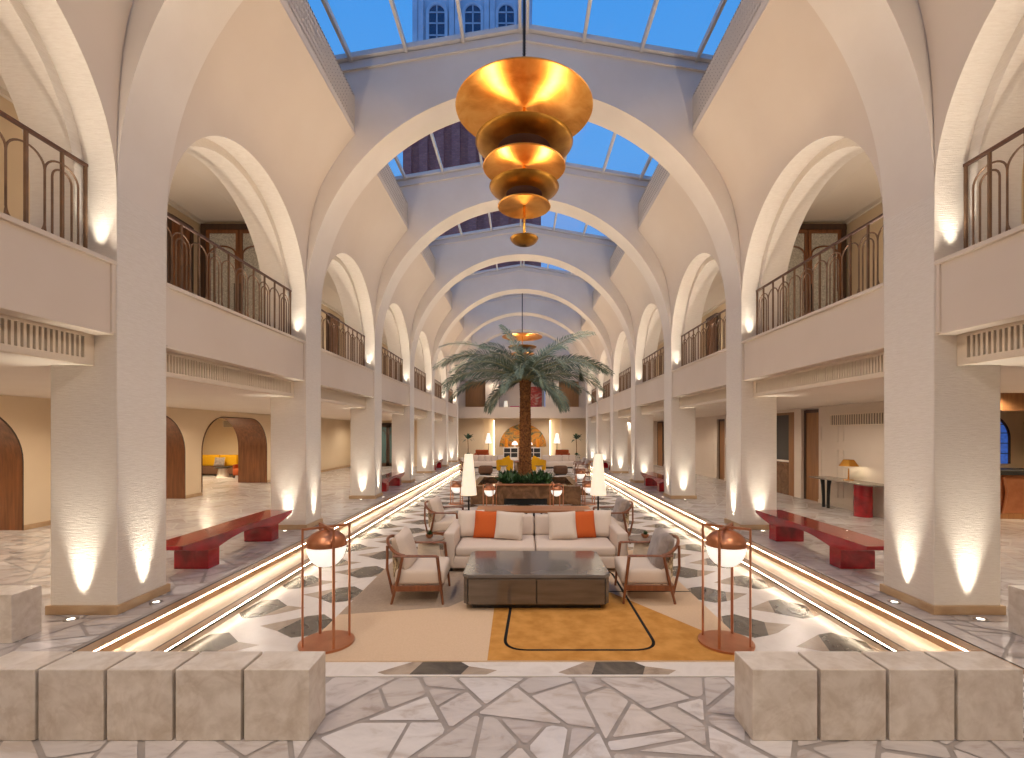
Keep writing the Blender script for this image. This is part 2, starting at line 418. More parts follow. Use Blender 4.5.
def inset(p, w, rnd):
    n = len(p); A = sum(p[i][0]*p[(i+1)%n][1]-p[(i+1)%n][0]*p[i][1] for i in range(n))
    if A < 0: p = p[::-1]
    lines = []
    for i in range(n):
        a = Vector(p[i]); b_ = Vector(p[(i+1)%n]); d = b_-a
        if d.length < 1e-5: continue
        d.normalize(); nn = Vector((-d.y,d.x)); ww = w*rnd.uniform(.55,1.5); lines.append((a+nn*ww, d, nn, ww))
    cur = [Vector(q) for q in p]
    for (a, d, nn, ww) in lines:      # clip by every shifted edge
        out = []
        for i in range(len(cur)):
            q, r = cur[i], cur[(i+1)%len(cur)]; dq, dr = (q-a).dot(nn), (r-a).dot(nn)
            if dq >= 0: out.append(q)
            if (dq >= 0) != (dr >= 0): out.append(q+(r-q)*(dq/(dq-dr)))
        cur = out
        if len(cur) < 3: return None
    # knock the sharp corners off
    res = []
    m_ = len(cur)
    for i in range(m_):
        q = cur[i]; u = cur[i-1]-q; v_ = cur[(i+1)%m_]-q; k = rnd.uniform(.006,.03)
        if u.length < k*2.2 or v_.length < k*2.2: res.append(q); continue
        res.append(q+u.normalized()*k); res.append(q+v_.normalized()*k)
    return res
rp_ = random.Random(42)
b = MB()
for (x0,x1,y0,y1) in ((-18,18,-4.3,3.95),(-18,-4.08,3.95,38.5),(4.16,18,3.95,38.5),(-4.16,4.16,31.6,38.5)):
    b.poly([(x0,y0,-.004),(x1,y0,-.004),(x1,y1,-.004),(x0,y1,-.004)], 5)
for (x0,x1,y0,y1,ar) in ((-14,14,1.6,3.942,.15),(-9.4,-4.19,3.95,12,.16),(-14.5,-9.4,3.95,12,.3),(4.19,9.4,3.95,12,.16),(9.4,15.5,3.95,14.2,.3),(-10.4,-4.19,12,34,.24),(-17,-10.4,12,24,.4),(4.19,9.4,12,34,.24),(-4.1,4.1,31.7,36,.5)):
    for p in split_poly([(x0,y0),(x1,y0),(x1,y1),(x0,y1)], ar, rp_):
        q = inset(p, .0145, rp_)
        if q: b.poly([(v_.x,v_.y,0) for v_ in q], rp_.randrange(5))
struct(b.build('floor', PAVE+[M['grout']], weld=False), 'irregular crazy paved marble floor of the entrance and aisles', 'floor')
b = MB(); b.m = 0
b.poly([(-3.54,4.15,PIT),(3.54,4.15,PIT),(3.54,31.6,PIT),(-3.54,31.6,PIT)])
hw, hq, ht, hk = .28, .16, .335, .55
for i in range(-5, 6):
    for j in range(0, 27):
        cx = -.03+i*.83; cy = 4.43+j*1.06+(.53 if i % 2 == 0 else 0)
        if abs(cx) > 4.0 or cy > 31.2: continue
        def clip(p):
            return [(max(-3.535,min(3.535,cx+x)), max(4.155,min(31.5,cy+y)), PIT+.0012) for x, y in p]
        for pl, mi in (([(-hw,-hq),(-.04,-ht),(.14,-ht+.06),(hw,hq*.6),(.04,ht),(-.14,ht-.06)],1),
                       ([(hw,-hq*1.3),(hk,.02),(hw,hq*.6),(.14,-ht+.06)],2), ([(-hw,-hq),(-.14,ht-.06),(-hk,-.02)],2)):
            c = clip(pl)
            if max(p[0] for p in c)-min(p[0] for p in c) < .02 or max(p[1] for p in c)-min(p[1] for p in c) < .02: continue
            b.poly(c, mi)
struct(b.build('floor', [M['twhite'], M['tdark'], M['ttaupe']], weld=False), 'sunken mosaic floor of white, dark grey and taupe marble pieces', 'floor')
# steps down into the sunken floor, each with a lit strip under its nosing
for s in (-1, 1):
    b = MB(); X = lambda a: s*a
    y0, y1 = 3.97, 31.6
    def hbox(a0, a1, z0, z1, m, ya=y0, yb=y1): b.box(min(X(a0),X(a1)), max(X(a0),X(a1)), ya, yb, z0, z1, m)
    hbox(4.03, 4.16, -.12, .004, 0); hbox(4.165, 4.185, -.05, .003, 2)
    hbox(3.54, 4.06, -.22, -.10, 1); hbox(3.635, 3.655, -.11, -.098, 2); hbox(3.54, 3.635, -.15, -.097, 0)
    struct(b.build('trim_%d' % (1 if s < 0 else 2), [M['curb'], M['tread'], M['groove']]), 'two shallow marble steps running along the %s edge of the sunken floor' % side_word(s), 'step')
    for nm, a, z in (('upper', 4.03, -.012), ('lower', 3.54, -.112)):
        b = MB(); hx = X(a-.004)
        b.box(min(hx,X(a+.006)), max(hx,X(a+.006)), y0+.05, y1-.05, z-.008, z)
        tag(b.build('led_strip', M['led']), 'glowing strip light under the %s step on the %s side of the sunken floor' % (nm, side_word(s)), 'strip light', 'strip lights under the steps')
b = MB()
b.box(-4.03,4.03,3.97,4.13,-.25,-.1,0); b.box(-4.16,4.16,3.945,3.97,-.25,.002,1); b.box(-4.03,4.03,31.45,31.62,-.25,.0,1)
struct(b.build('trim_3', [M['tread'], M['twhite']]), 'stone step edge across the near end of the sunken floor', 'step')

# columns with stone plinths
def column(k, s):
    y = PIER[k]; lab = ORD[k-2] if k >= 2 else None
    b = MB(); b.box(min(s*W,s*(W+PT)), max(s*W,s*(W+PT)), y, y+PT, 0, ZS+.02)
    o = b.build('column', M['trowel'], bevel=.012)
    struct(o, ('%s plastered square column on the %s side of the hall' % (lab, side_word(s))) if lab else 'plastered square column beside the entrance on the %s, %s' % (side_word(s), ORD[k+1]), 'column')
    b = MB(); e = .03
    b.box(min(s*(W-e),s*(W+PT+e)), max(s*(W-e),s*(W+PT+e)), y-e, y+PT+e, 0, .1)
    b.build('baseboard', M['trimstone'], parent=o, bevel=.006)
for k in range(len(PIER)):
    for s in (-1, 1): column(k, s)

# cross arches: the walls that span the hall over each pair of columns
def arch_wall(k):
    y0, y1 = PIER[k], PIER[k]+PT
    b = MB(); n = 64
    xs = [RA*cos(pi*i/n) for i in range(n+1)]
    lo = [(x, ZS+sqrt(max(0, RA*RA-x*x))) for x in xs]
    hi = [(x, gable(x)) for x in xs]
    for i in range(n):
        for (y, fl) in ((y0, 0), (y1, 1)):
            q = [(lo[i][0],y,lo[i][1]),(lo[i+1][0],y,lo[i+1][1]),(hi[i+1][0],y,hi[i+1][1]),(hi[i][0],y,hi[i][1])]
            b.poly(q if fl else q[::-1])
        b.poly([(lo[i][0],y0,lo[i][1]),(lo[i][0],y1,lo[i][1]),(lo[i+1][0],y1,lo[i+1][1]),(lo[i+1][0],y0,lo[i+1][1])])
        b.poly([(hi[i][0],y0,hi[i][1]),(hi[i+1][0],y0,hi[i+1][1]),(hi[i+1][0],y1,hi[i+1][1]),(hi[i][0],y1,hi[i][1])])
    for s in (-1, 1):
        b.box(min(s*W,s*(W+PT)), max(s*W,s*(W+PT)), y0, y1, ZS, 9.75)
    o = b.build('wall_arch', M['trowel'] if 0 else M['plaster'], smooth=30)
    struct(o, ('wide round arch spanning the hall over the %s pair of columns' % ORD[k-2]) if k >= 2 else 'wide round arch spanning the hall over the entrance, %s' % ORD[k], 'arch')
for k in range(len(PIER)): arch_wall(k)

# bays
AR = (SP-PT)/2        # side arch radius 2.02
AZS = ZS              # its spring
def bay(k, s):
    ya, yb = PIER[k]+PT, PIER[k+1]; yc = (ya+yb)/2
    nm = '%s bay on the %s side' % (ORD[k-1] if k >= 1 else 'entrance', side_word(s))
    # vault between the side arch and the perforated screen
    b = MB(); n, mrow = 40, 18
    # lower edge follows jamb top + arch
    def low(u):
        a = pi*(1-u); return (W, yc+(AR-.006)*cos(a), AZS+(AR-.006)*sin(a))
    def vault(u, v):
        x0, y, z0 = low(u); k2 = sin(pi*u)
        p0 = (x0, z0); p3 = (LX, LZ0); h = LZ0-z0
        p1 = (x0-.10*k2*h, z0+h*(.50-.08*k2)); l2 = (.42-.1*k2)*h+.12
        p2 = (LX+.62*l2, LZ0-.78*l2)
        p2 = (min(p2[0], x0-.02), p2[1])
        q = [(1-v)**3*p0[i]+3*v*(1-v)**2*p1[i]+3*v*v*(1-v)*p2[i]+v**3*p3[i] for i in (0,1)]
        return (s*q[0], y, q[1])
    b.grid(vault, n, mrow)
    b.box(min(s*LX,s*(LX+.06)), max(s*LX,s*(LX+.06)), ya, yb, LZ0-.01, LZ0+.05)
    o = b.build('ceiling_vault', M['paint'], smooth=60)
    struct(o, 'smooth curved plaster vault over the %s' % nm, 'vault')
    # perforated screen and closing curb behind it, its brown colour standing in for cavity shade
    b = MB(); b.box(min(s*(LX),s*(LX+.02)), max(s*LX,s*(LX+.02)), ya, yb, LZ0+.05, LZ1)
    o = b.build('perforated_screen', M['screen'])
    tag(o, 'perforated lattice screen above the vault of the %s' % nm, 'screen', 'perforated screens', 'structure')
    b = MB(); b.box(min(s*(LX+.14),s*(LX+.2)), max(s*(LX+.14),s*(LX+.2)), ya, yb, LZ0-.1, LZ1+.1)
    b.poly([(s*LX,ya,LZ1),(s*LX,yb,LZ1),(s*(EAVE+.02),yb,gable(EAVE)+.02),(s*(EAVE+.02),ya,gable(EAVE)+.02)])
    b.build('curb', M['walnut'], parent=o)
    # side arch reveal (outer order) and the inner order
    def reveal(b, x0, x1, r, z0):
        pts = [(yc-r, z0)]+[(yc+r*cos(pi*(1-i/36)), AZS+r*sin(pi*(1-i/36))) for i in range(37)]+[(yc+r, z0)]
        for p, q in zip(pts, pts[1:]):
            b.poly([(s*x0,p[0],p[1]),(s*x1,p[0],p[1]),(s*x1,q[0],q[1]),(s*x0,q[0],q[1])])
        return pts
    b = MB(); R2 = AR-.14
    reveal(b, W, W+.34, AR-.006, 3.88); reveal(b, W+.34, W+.82, R2, 3.88)
    def ring(b, x, ra, rb):
        pa = [(yc-ra,3.88)]+[(yc+ra*cos(pi*(1-i/36)), AZS+ra*sin(pi*(1-i/36))) for i in range(37)]+[(yc+ra,3.88)]
        pb = [(yc-rb,3.88)]+[(yc+rb*cos(pi*(1-i/36)), AZS+rb*sin(pi*(1-i/36))) for i in range(37)]+[(yc+rb,3.88)]
        for i in range(len(pa)-1):
            b.poly([(s*x,*pa[i]),(s*x,*pa[i+1]),(s*x,*pb[i+1]),(s*x,*pb[i])])
    ring(b, W+.34, AR, R2)
    # back of the arch wall (corridor side)
    X2 = s*(W+.82); n = 36
    for i in range(n):
        y_0, y_1 = yc+R2*cos(pi*(1-i/n)), yc+R2*cos(pi*(1-(i+1)/n))
        z_0, z_1 = AZS+R2*sin(pi*(1-i/n)), AZS+R2*sin(pi*(1-(i+1)/n))
        b.poly([(X2,y_0,z_0),(X2,y_1,z_1),(X2,y_1,7.2),(X2,y_0,7.2)])
    for (p, q) in ((ya-PT/2, yc-R2), (yc+R2, yb+PT/2)):
        b.poly([(X2,p,3.88),(X2,q,3.88),(X2,q,7.2),(X2,p,7.2)])
    o = b.build('wall_side_arch', M['trowel'], smooth=40)
    struct(o, 'round arched balcony opening in the %s' % nm, 'arch')
    # fascia beam below the balcony
    b = MB(); f = W+.035
    b.box(min(s*f,s*(W+.25)), max(s*f,s*(W+.25)), ya, yb, 3.08, 3.88)
    b.box(min(s*(W+.0),s*(W+.25)), max(s*W,s*(W+.25)), ya, yb, 3.85, 3.9)
    b.box(min(s*(W+.25),s*(W+2.6)), max(s*(W+.25),s*(W+2.6)), ya-PT/2, yb+PT/2, 3.1, 3.87)
    for yy in (ya, yb-.05): b.box(min(s*(W+.012),s*(W+.05)), max(s*(W+.012),s*(W+.05)), yy, yy+.05, 3.1, 3.86)
    o = b.build('wall_fascia', M['paint'], bevel=.008)
    struct(o, 'plain plaster balcony fascia of the %s' % nm, 'fascia')
    # slatted air vent under the soffit
    t = thing('air_vent', 'slatted cream air vent strip below the fascia of the %s' % nm, 'vent', (s*(W+.25), yc, 2.78), 0, 'air vents below the balconies')
    L = (yb-ya)/2+.0
    b = MB(); b.box(min(0,s*.05), max(0,s*.05), -L, L, -.04, .035); b.box(min(0,s*.05), max(0,s*.05), -L, L, .265, .31)
    for e in (-1, 1): b.box(min(0,s*.05), max(0,s*.05), min(e*L,e*(L-.12)), max(e*L,e*(L-.12)), .03, .27)
    b.build('frame', M['vent'], parent=t, bevel=.004)
    b = MB(); b.box(min(s*.06,s*.08), max(s*.06,s*.08), -L, L, 0, .31); b.build('backing', M['ventdark'], parent=t)
    b = MB(); N = 64
    for i in range(N):
        yy = -L+.14+(2*L-.28)*(i+.5)/N
        b.box(min(s*.005,s*.05), max(s*.005,s*.05), yy-.014, yy+.014, .03, .27)
    b.build('slats', M['vent'], parent=t)
for k in range(0, 8):
    for s in (-1, 1): bay(k, s)

# upper corridors
for s in (-1, 1):
    b = MB(); x0, x1 = W+.8, 7.05
    a, c = -4.3, 37
    b.poly([(s*x0,a,6.62),(s*x1,a,6.62),(s*x1,c,6.62),(s*x0,c,6.92)])
    b.box(min(s*(x1-.06),s*x1), max(s*(x1-.06),s*x1), a, c, 6.54, 6.62)
    struct(b.build('ceiling', M['ceilwhite']), 'pale ceiling of the upper corridor on the %s' % side_word(s), 'ceiling')
    b = MB(); b.box(min(s*x1,s*(x1+.1)), max(s*x1,s*(x1+.1)), a, c, 3.8, 7.2)
    struct(b.build('wall_upper_%s' % side_word(s), M['cream']), 'cream back wall of the upper corridor on the %s' % side_word(s), 'wall')
    b = MB()
    xo = AX_L if s < 0 else 16
    b.poly([(s*(W+.24),-4.3,AZ),(s*18,-4.3,AZ),(s*18,36,AZ),(s*(W+.24),36,AZ)])
    b.poly([(s*(W+.24),-4.3,3.1),(s*7.1,-4.3,3.1),(s*7.1,36,3.1),(s*(W+.24),36,3.1)])
    struct(b.build('ceiling', M['ceilwhite']), 'low white ceiling of the ground floor aisle on the %s' % side_word(s), 'ceiling')

# double doors of hammered glass closing the corridor beside the second columns, timber doors in the back walls
def corridor_screen(s):
    y = 10.45; x0, x1 = W+.85, 7.0
    t = thing('glazed_double_door', 'dark timber double door with arched hammered glass, upper corridor %s of the second column' % side_word(s), 'door', (s*(x0+x1)/2, y, 3.88), 0, 'glazed corridor doors', 'structure')
    w = (x1-x0)/2; H = 2.66
    b = MB()
    b.box(-w,w,-.05,.05,H-.12,H); b.box(-w,-w+.1,-.05,.05,0,H-.12); b.box(w-.1,w,-.05,.05,0,H-.12)
    b.build('frame', M['darkwood'], parent=t, bevel=.006)
    for e in (-1, 1):
        a0, a1 = (0.005, w-.1) if e > 0 else (-w+.1, -.005)
        d = MB()
        d.box(a0,a1,-.03,.03,0,.14); d.box(a0,a1,-.03,.03,H-.2,H-.12); d.box(a0,a0+.07,-.03,.03,.14,H-.2); d.box(a1-.07,a1,-.03,.03,.14,H-.2)
        do = d.build('door_leaf', M['walnut'], parent=t, bevel=.004)
        g = MB(); g.box(a0+.07,a1-.07,-.008,.008,.14,H-.2); g.build('pane', M['hammered'], parent=do)
        cx = (a0+a1)/2; r = (a1-a0)/2-.07
        ar = [(cx-r,-.02,1.2)]+[(cx+r*cos(pi*(1-i/16)),-.02,2.0+.62*r*sin(pi*(1-i/16))) for i in range(17)]+[(cx+r,-.02,1.2)]
        g = MB(); g.tube(ar, .018, 6); g.build('glazing_bar', M['walnut'], parent=do, smooth=40)
        g = MB(); g.box(-.015+e*.06, .015+e*.06, -.09,-.05, .75, 1.35); g.build('handle', M['black'], parent=do)
    b = MB(); b.box(-w-.1, w+.1, .06, .14, 0, 2.72)
    b.build('wall_panel', M['cream'], parent=t)
for s in (-1, 1): corridor_screen(s)
def timber_door(loc, rot, wd, ht, label, m=None):
    t = thing('timber_door', label, 'door', loc, rot, 'timber doors along the back walls', 'structure')
    b = MB(); b.box(-wd/2-.09,-wd/2,-.04,.04,0,ht+.09); b.box(wd/2,wd/2+.09,-.04,.04,0,ht+.09); b.box(-wd/2,wd/2,-.04,.04,ht,ht+.09)
    b.build('door_frame', M['darkwood'], parent=t, bevel=.006)
    b = MB(); b.box(-wd/2,wd/2,-.015,.02,0,ht); d = b.build('door_leaf', m or M['walnut'], parent=t)
    b = MB()
    for (za, zb) in ((.15,.9),(1.0,ht-.15)):
        for q in ((-wd/2+.1,wd/2-.1,za,za+.03),(-wd/2+.1,wd/2-.1,zb-.03,zb),(-wd/2+.1,-wd/2+.13,za,zb),(wd/2-.13,wd/2-.1,za,zb)):
            b.box(q[0],q[1],-.03,-.01,q[2],q[3])
    b.build('moulding', M['darkwood'], parent=d)
    b = MB(); b.tube([(wd/2-.08,-.05,.95),(wd/2-.08,-.05,1.15)], .012, 8); b.build('handle', M['gold'], parent=d, smooth=40)
    return t
for k in range(2, 7):
    for s in (-1, 1):
        if k == 2 and s > 0: continue
        yy = 9.75 if k == 2 else PIER[k]+PT+2.4
        timber_door((s*6.99, yy, 3.88), s*pi/2, .55 if k == 2 else .8, 2.35, 'dark timber door in the upper corridor behind the %s bay on the %s' % (ORD[k-1], side_word(s)))
# transom window in the near right corridor
t = thing('transom_window', 'dark framed transom and pale curtain behind the nearest railing on the right', 'window', (6.98, 6.3, 3.85), -pi/2, None, 'structure')
b = MB(); b.box(-1.1,1.1,-.05,.04,2.42,2.75); b.box(-1.1,-1.0,-.05,.04,0,2.42); b.box(1.0,1.1,-.05,.04,0,2.42); b.build('frame', M['darkwood'], parent=t, bevel=.006)
def fold(u, v): return (-1+2*u, -.02+.025*sin(u*60), 2.42*v)
b = MB(); b.grid(fold, 160, 2); b.build('curtain', M['cream'], parent=t, smooth=60)

# skylights
wn = 0
for k in range(0, 8):
    ya, yb = PIER[k]+PT, PIER[k+1]; wn += 1
    t = thing('window_%d' % wn, 'pitched glass skylight over the %s bay of the hall' % (ORD[k-1] if k >= 1 else 'entrance'), 'skylight', (0,(ya+yb)/2,0), 0, 'pitched skylights', 'structure')
    L = (yb-ya)/2; Z = lambda x: gable(x)
    for s in (-1, 1):
        b = MB(); b.poly([(0,-L,Z(0)+.10),(s*EAVE,-L,Z(EAVE)+.10),(s*EAVE,L,Z(EAVE)+.10),(0,L,Z(0)+.10)]); b.build('pane', M['glass'], parent=t)
    for x in (-3.56,-2.42,-1.24,-.075,.075,1.24,2.42,3.56):
        b = MB(); b.box(x-.03,x+.03,-L,L,Z(x)-.02,Z(x)+.10); b.build('glazing_bar', M['skyframe'], parent=t)
    for e in (-1, 1):
        b = MB()
        for s in (-1, 1):
            for (dy, dz, h) in ((.05, -.16, .16), (.13, .02, .10)):
                y_a, y_b = sorted((e*L, e*(L-dy)))
                b.ext([(0,Z(0)+dz),(s*EAVE,Z(EAVE)+dz),(s*EAVE,Z(EAVE)+dz+h),(0,Z(0)+dz+h)], 'y', y_a, y_b)
        b.build('end_rail', M['skyframe'], parent=t)

# railings
def railing_mesh():
    """one bay of railing in local y, base at z=0"""
    L = AR-.04; H = 1.03
    t = thing('balcony_railing', '', 'railing', (0,0,0), 0, 'bronze balcony railings')
    b = MB(); b.box(-.022,.022,-L,L,H,H+.035); b.build('handrail', M['handrail'], parent=t, bevel=.006)
    b = MB(); b.box(-.01,.01,-L,L,.03,.045); b.build('bottom_rail', M['bronze'], parent=t)
    n = 10; d = 2*(L-.1)/n; ys = [-L+.1+d*(i+.5) for i in range(n)]
    for y in [-L+.015]+ys+[L-.015]:
        b = MB(); b.box(-.013,.013,y-.013,y+.013,0,H); b.build('post', M['bronze'], parent=t)
    b = MB(); r = d/2; rd = .0105
    for i, y in enumerate(ys):
        top = H-.12
        # arch over every post, shared uprights between them, flared feet
        b.tube([(0,y+r*cos(a),top-r*.9+r*.9*sin(a)) for a in [pi-pi*q/14 for q in range(15)]], rd, 6)
        b.tube([(0,y-r,top-r*.9),(0,y-r,.2 if i % 2 else .22)], rd, 6)
        if i % 2 == 0:
            b.tube([(0,y+r*cos(a),.05+r+r*.95*sin(a)) for a in [pi+pi*q/14 for q in range(15)]], rd, 6)
        else:
            q = .105
            st = [(0,y+q*cos(a),H-.30+q*sin(a)) for a in [pi*k/10 for k in range(11)]]+[(0,y+q*cos(a),.05+q+q*sin(a)) for a in [pi+pi*k/10 for k in range(11)]]
            b.tube(st, rd, 6, closed=True)
            for e in (-1, 1): b.tube([(0,y+e*r,.2),(0,y+e*(r-.01),.12),(0,y+e*(r-.06),.05)], rd, 6)
    b.tube([(0,L-.1,top-r*.9),(0,L-.1,.1)], rd, 6)
    b.build('scrollwork', M['bronze'], parent=t, smooth=50)
    return t
r0 = railing_mesh(); used = False
for k in range(1, 8):
    yc = PIER[k]+PT+AR
    for s in (-1, 1):
        lab = 'bronze railing of looped bars on the balcony of the %s bay, %s side' % (ORD[k-1], side_word(s))
        if not used:
            r0.location = (s*(W+.30), yc, 3.88); r0['label'] = lab; used = True
        else: dup(r0, (s*(W+.30), yc, 3.88), 0, lab)

# uplights: a small fitting let into the floor in front of each column face, each with its lamp
def spot(name, loc, target, power, angle, blend=.6, col=(1,.84,.62), size=.03):
    l = bpy.data.lights.new(name, 'SPOT'); l.energy = power; l.color = col; l.spot_size = R(angle); l.spot_blend = blend; l.shadow_soft_size = size
    o = bpy.data.objects.new(name, l); C.objects.link(o); o.location = loc
    o.rotation_euler = (Vector(target)-Vector(loc)).to_track_quat('-Z','Y').to_euler(); return o
def area(name, loc, target, power, sx, sy, col=(1,.82,.6), spread=180):
    l = bpy.data.lights.new(name, 'AREA'); l.energy = power; l.color = col; l.shape = 'RECTANGLE'; l.size = sx; l.size_y = sy; l.spread = R(spread)
    o = bpy.data.objects.new(name, l); C.objects.link(o); o.location = loc
    o.rotation_euler = (Vector(target)-Vector(loc)).to_track_quat('-Z','Y').to_euler(); return o
def point(name, loc, power, col=(1,.8,.55), size=.08):
    l = bpy.data.lights.new(name, 'POINT'); l.energy = power; l.color = col; l.shadow_soft_size = size
    o = bpy.data.objects.new(name, l); C.objects.link(o); o.location = loc; return o
def uplight_mesh():
    t = thing('floor_uplight', '', 'uplight', (0,0,0), 0, 'floor uplights at the columns')
    b = MB(); b.lathe([(.035,.0),(.035,.006),(.062,.006),(.066,.0)], n=24); b.build('bezel', M['steel'], parent=t, smooth=40)
    b = MB(); b.lathe([(0,.003),(.035,.003)], n=24); b.build('lens', M['lens'], parent=t)
    return t
u0 = uplight_mesh(); used = False
UPK = 190.
for k in range(2, 9):
    y = PIER[k]
    for s in (-1, 1):
        for face in ('front', 'inner'):
            if face == 'front': loc = (s*(W+PT/2), y-.15, 0); tg = (s*(W+PT/2), y-.0, 1.7)
            else: loc = (s*(W-.15), y+PT/2, 0); tg = (s*(W-.0), y+PT/2, 1.7)
            lab = 'small round uplight in the floor at the %s face of the %s column, %s side' % (face, ORD[k-2], side_word(s))
            if not used: u0.location = (*loc[:2], .001); u0['label'] = lab; used = True
            else: dup(u0, (*loc[:2], .001), 0, lab)
            lp = (s*(W+PT/2), y-.10, .02) if face == 'front' else (s*(W-.10), y+PT/2, .02)
            spot('uplight_lamp', lp, (tg[0], tg[1], 2.1), UPK, 40, 1., (1,.93,.79))
        # jamb uplight on the balcony ledge
        spot('ledge_lamp', (s*(W+.17), y-.10, 3.91), (s*(W+.17), y-.0, 5.6), 50, 50, 1., (1,.93,.79))
# ------------------------------------------------------------------ outer walls, aisles and rooms beyond
ARCHC = [3.2, 7.9, 12.65, 17.35]
def wall_openings(b, x, y0, y1, z1, ops):
    """upright wall at x with round-cornered openings [(centre, half width, top, corner radius)]"""
    y = y0
    for (c, h, zt, r) in ops:
        b.poly([(x,y,0),(x,c-h,0),(x,c-h,z1),(x,y,z1)])
        pts = outline(c, h, zt, r)
        for p, q in zip(pts, pts[1:]):
            if abs(p[0]-q[0]) > 1e-6: b.poly([(x,p[0],p[1]),(x,q[0],q[1]),(x,q[0],z1),(x,p[0],z1)])
        y = c+h
    b.poly([(x,y,0),(x,y1,0),(x,y1,z1),(x,y,z1)])
def outline(c, h, zt, r, n=12):
    pts = [(c-h,0)]
    pts += [(c-h+r-r*cos(a), zt-r+r*sin(a)) for a in [pi/2*i/n for i in range(n+1)]]
    pts += [(c+h-r+r*sin(a), zt-r+r*cos(a)) for a in [pi/2*i/n for i in range(n+1)]]
    return pts+[(c+h,0)]
HW, ZT, CR = 1.97, 2.56, 1.15
b = MB(); wall_openings(b, -AX_L, -4.3, 29.0, AZ+.3, [(c,HW,ZT,CR) for c in ARCHC])
struct(b.build('wall_left', M['cream']), 'cream wall of the left aisle pierced by walnut lined archways', 'wall')
for i, c in enumerate(ARCHC):
    b = MB(); pts = outline(c, HW, ZT, CR)
    for p, q in zip(pts, pts[1:]):
        b.poly([(-AX_L+.02,p[0],p[1]),(-AX_L-1.15,p[0],p[1]),(-AX_L-1.15,q[0],q[1]),(-AX_L+.02,q[0],q[1])])
    inn = outline(c, HW-.025, ZT-.025, CR)
    for x in (-AX_L+.02,):
        for p, q, p2, q2 in zip(pts, pts[1:], inn, inn[1:]): b.poly([(x,*p),(x,*q),(x,*q2),(x,*p2)], 1)
    o = b.build('door_%d' % (i+1), [M['walnut'], M['darkwood']], smooth=40)
    struct(o, 'walnut lined round cornered archway in the left aisle wall, %s' % ORD[i], 'archway')
    spot('jamb_lamp', (-AX_L-.62, c+HW-.16, .03), (-AX_L-.62, c+HW-.02, 1.6), 14, 40, .8, (1,.7,.4))
b = MB()
for (ya, yb) in ((-4.3,ARCHC[0]-HW),)+tuple((ARCHC[i]+HW, ARCHC[i+1]-HW) for i in range(3))+((ARCHC[3]+HW, 29),):
    b.box(-AX_L,-AX_L+.025,ya,yb,0,.1)
struct(b.build('baseboard_left', M['trimstone']), 'stone skirting along the cream left aisle wall', 'skirting')
# lounge beyond the archways
b = MB(); b.poly([(-17.5,-4.3,0),(-17.5,24,0),(-17.5,24,3),(-17.5,-4.3,3)]); b.poly([(-17.5,24,0),(-AX_L,24,0),(-AX_L,24,3),(-17.5,24,3)])
struct(b.build('wall_lounge', M['cream']), 'cream walls of the side lounge seen through the archways', 'wall')
t = thing('air_vent', 'wide pale air grille high on the side lounge wall seen through an archway', 'vent', (-14.2, 23.97, 2.45))
b = MB(); b.box(-.75,.75,-.03,0,-.16,.16); b.build('frame', M['vent'], parent=t)
b = MB(); [b.box(-.7,.7,-.04,-.02,-.13+.05*i,-.11+.05*i) for i in range(6)]; b.build('slats', M['ventdark'], parent=t)
# banquette, table and armchair of the lounge
t = thing('banquette', 'mustard backed banquette with grey seat in the side lounge beyond the archways', 'banquette', (-14.6, 22.9, 0))
b = MB(); b.rbox(-1.7,1.7,-.35,.4,.05,.42,.05); b.build('seat', M['ottoman'], parent=t, smooth=40)
for i in range(4):
    b = MB(); b.rbox(-1.68+.85*i,-1.68+.85*i+.82,.2,.42,.42,.95,.05); b.build('back_panel', M['yellow'], parent=t, smooth=40)
b = MB(); b.xf = Matrix.Translation((-14.4, 22.75, .64)) @ Matrix.Rotation(R(-15),4,'X'); b.pillow(.5,.42,.16)
tag(b.build('cushion', M['taupe'], smooth=60), 'grey cushion leaning on the mustard banquette in the side lounge', 'cushion')
t = thing('side_table', 'white tapered pedestal table in the side lounge beside the banquette', 'table', (-13.55, 21.7, 0))
b = MB(); b.lathe([(0,0),(.26,0),(.16,.42),(.0,.42)], n=24); b.build('base', M['white'], parent=t, smooth=40)
b = MB(); b.lathe([(0,.42),(.34,.42),(.34,.46),(0,.46)], n=32); b.build('table_top', M['black'], parent=t, smooth=40)
t = thing('armchair', 'rust armchair at the edge of the archway in the side lounge', 'armchair', (-12.5, 21.6, 0))
b = MB(); b.rbox(-.35,.35,-.35,.35,.12,.42,.05); b.build('seat', M['rust'], parent=t, smooth=40)
b = MB(); b.rbox(-.35,.35,.22,.38,.4,.85,.06); b.build('backrest', M['yellow'], parent=t, smooth=40)
for sx in (-1,1):
    b = MB(); b.rbox(sx*.33-.05,sx*.33+.05,-.3,.3,.4,.6,.04); b.build('armrest', M['rust'], parent=t, smooth=40)
    for sy in (-1,1): b = MB(); b.box(sx*.3-.02,sx*.3+.02,sy*.3-.02,sy*.3+.02,0,.13); b.build('leg', M['darkwood'], parent=t)
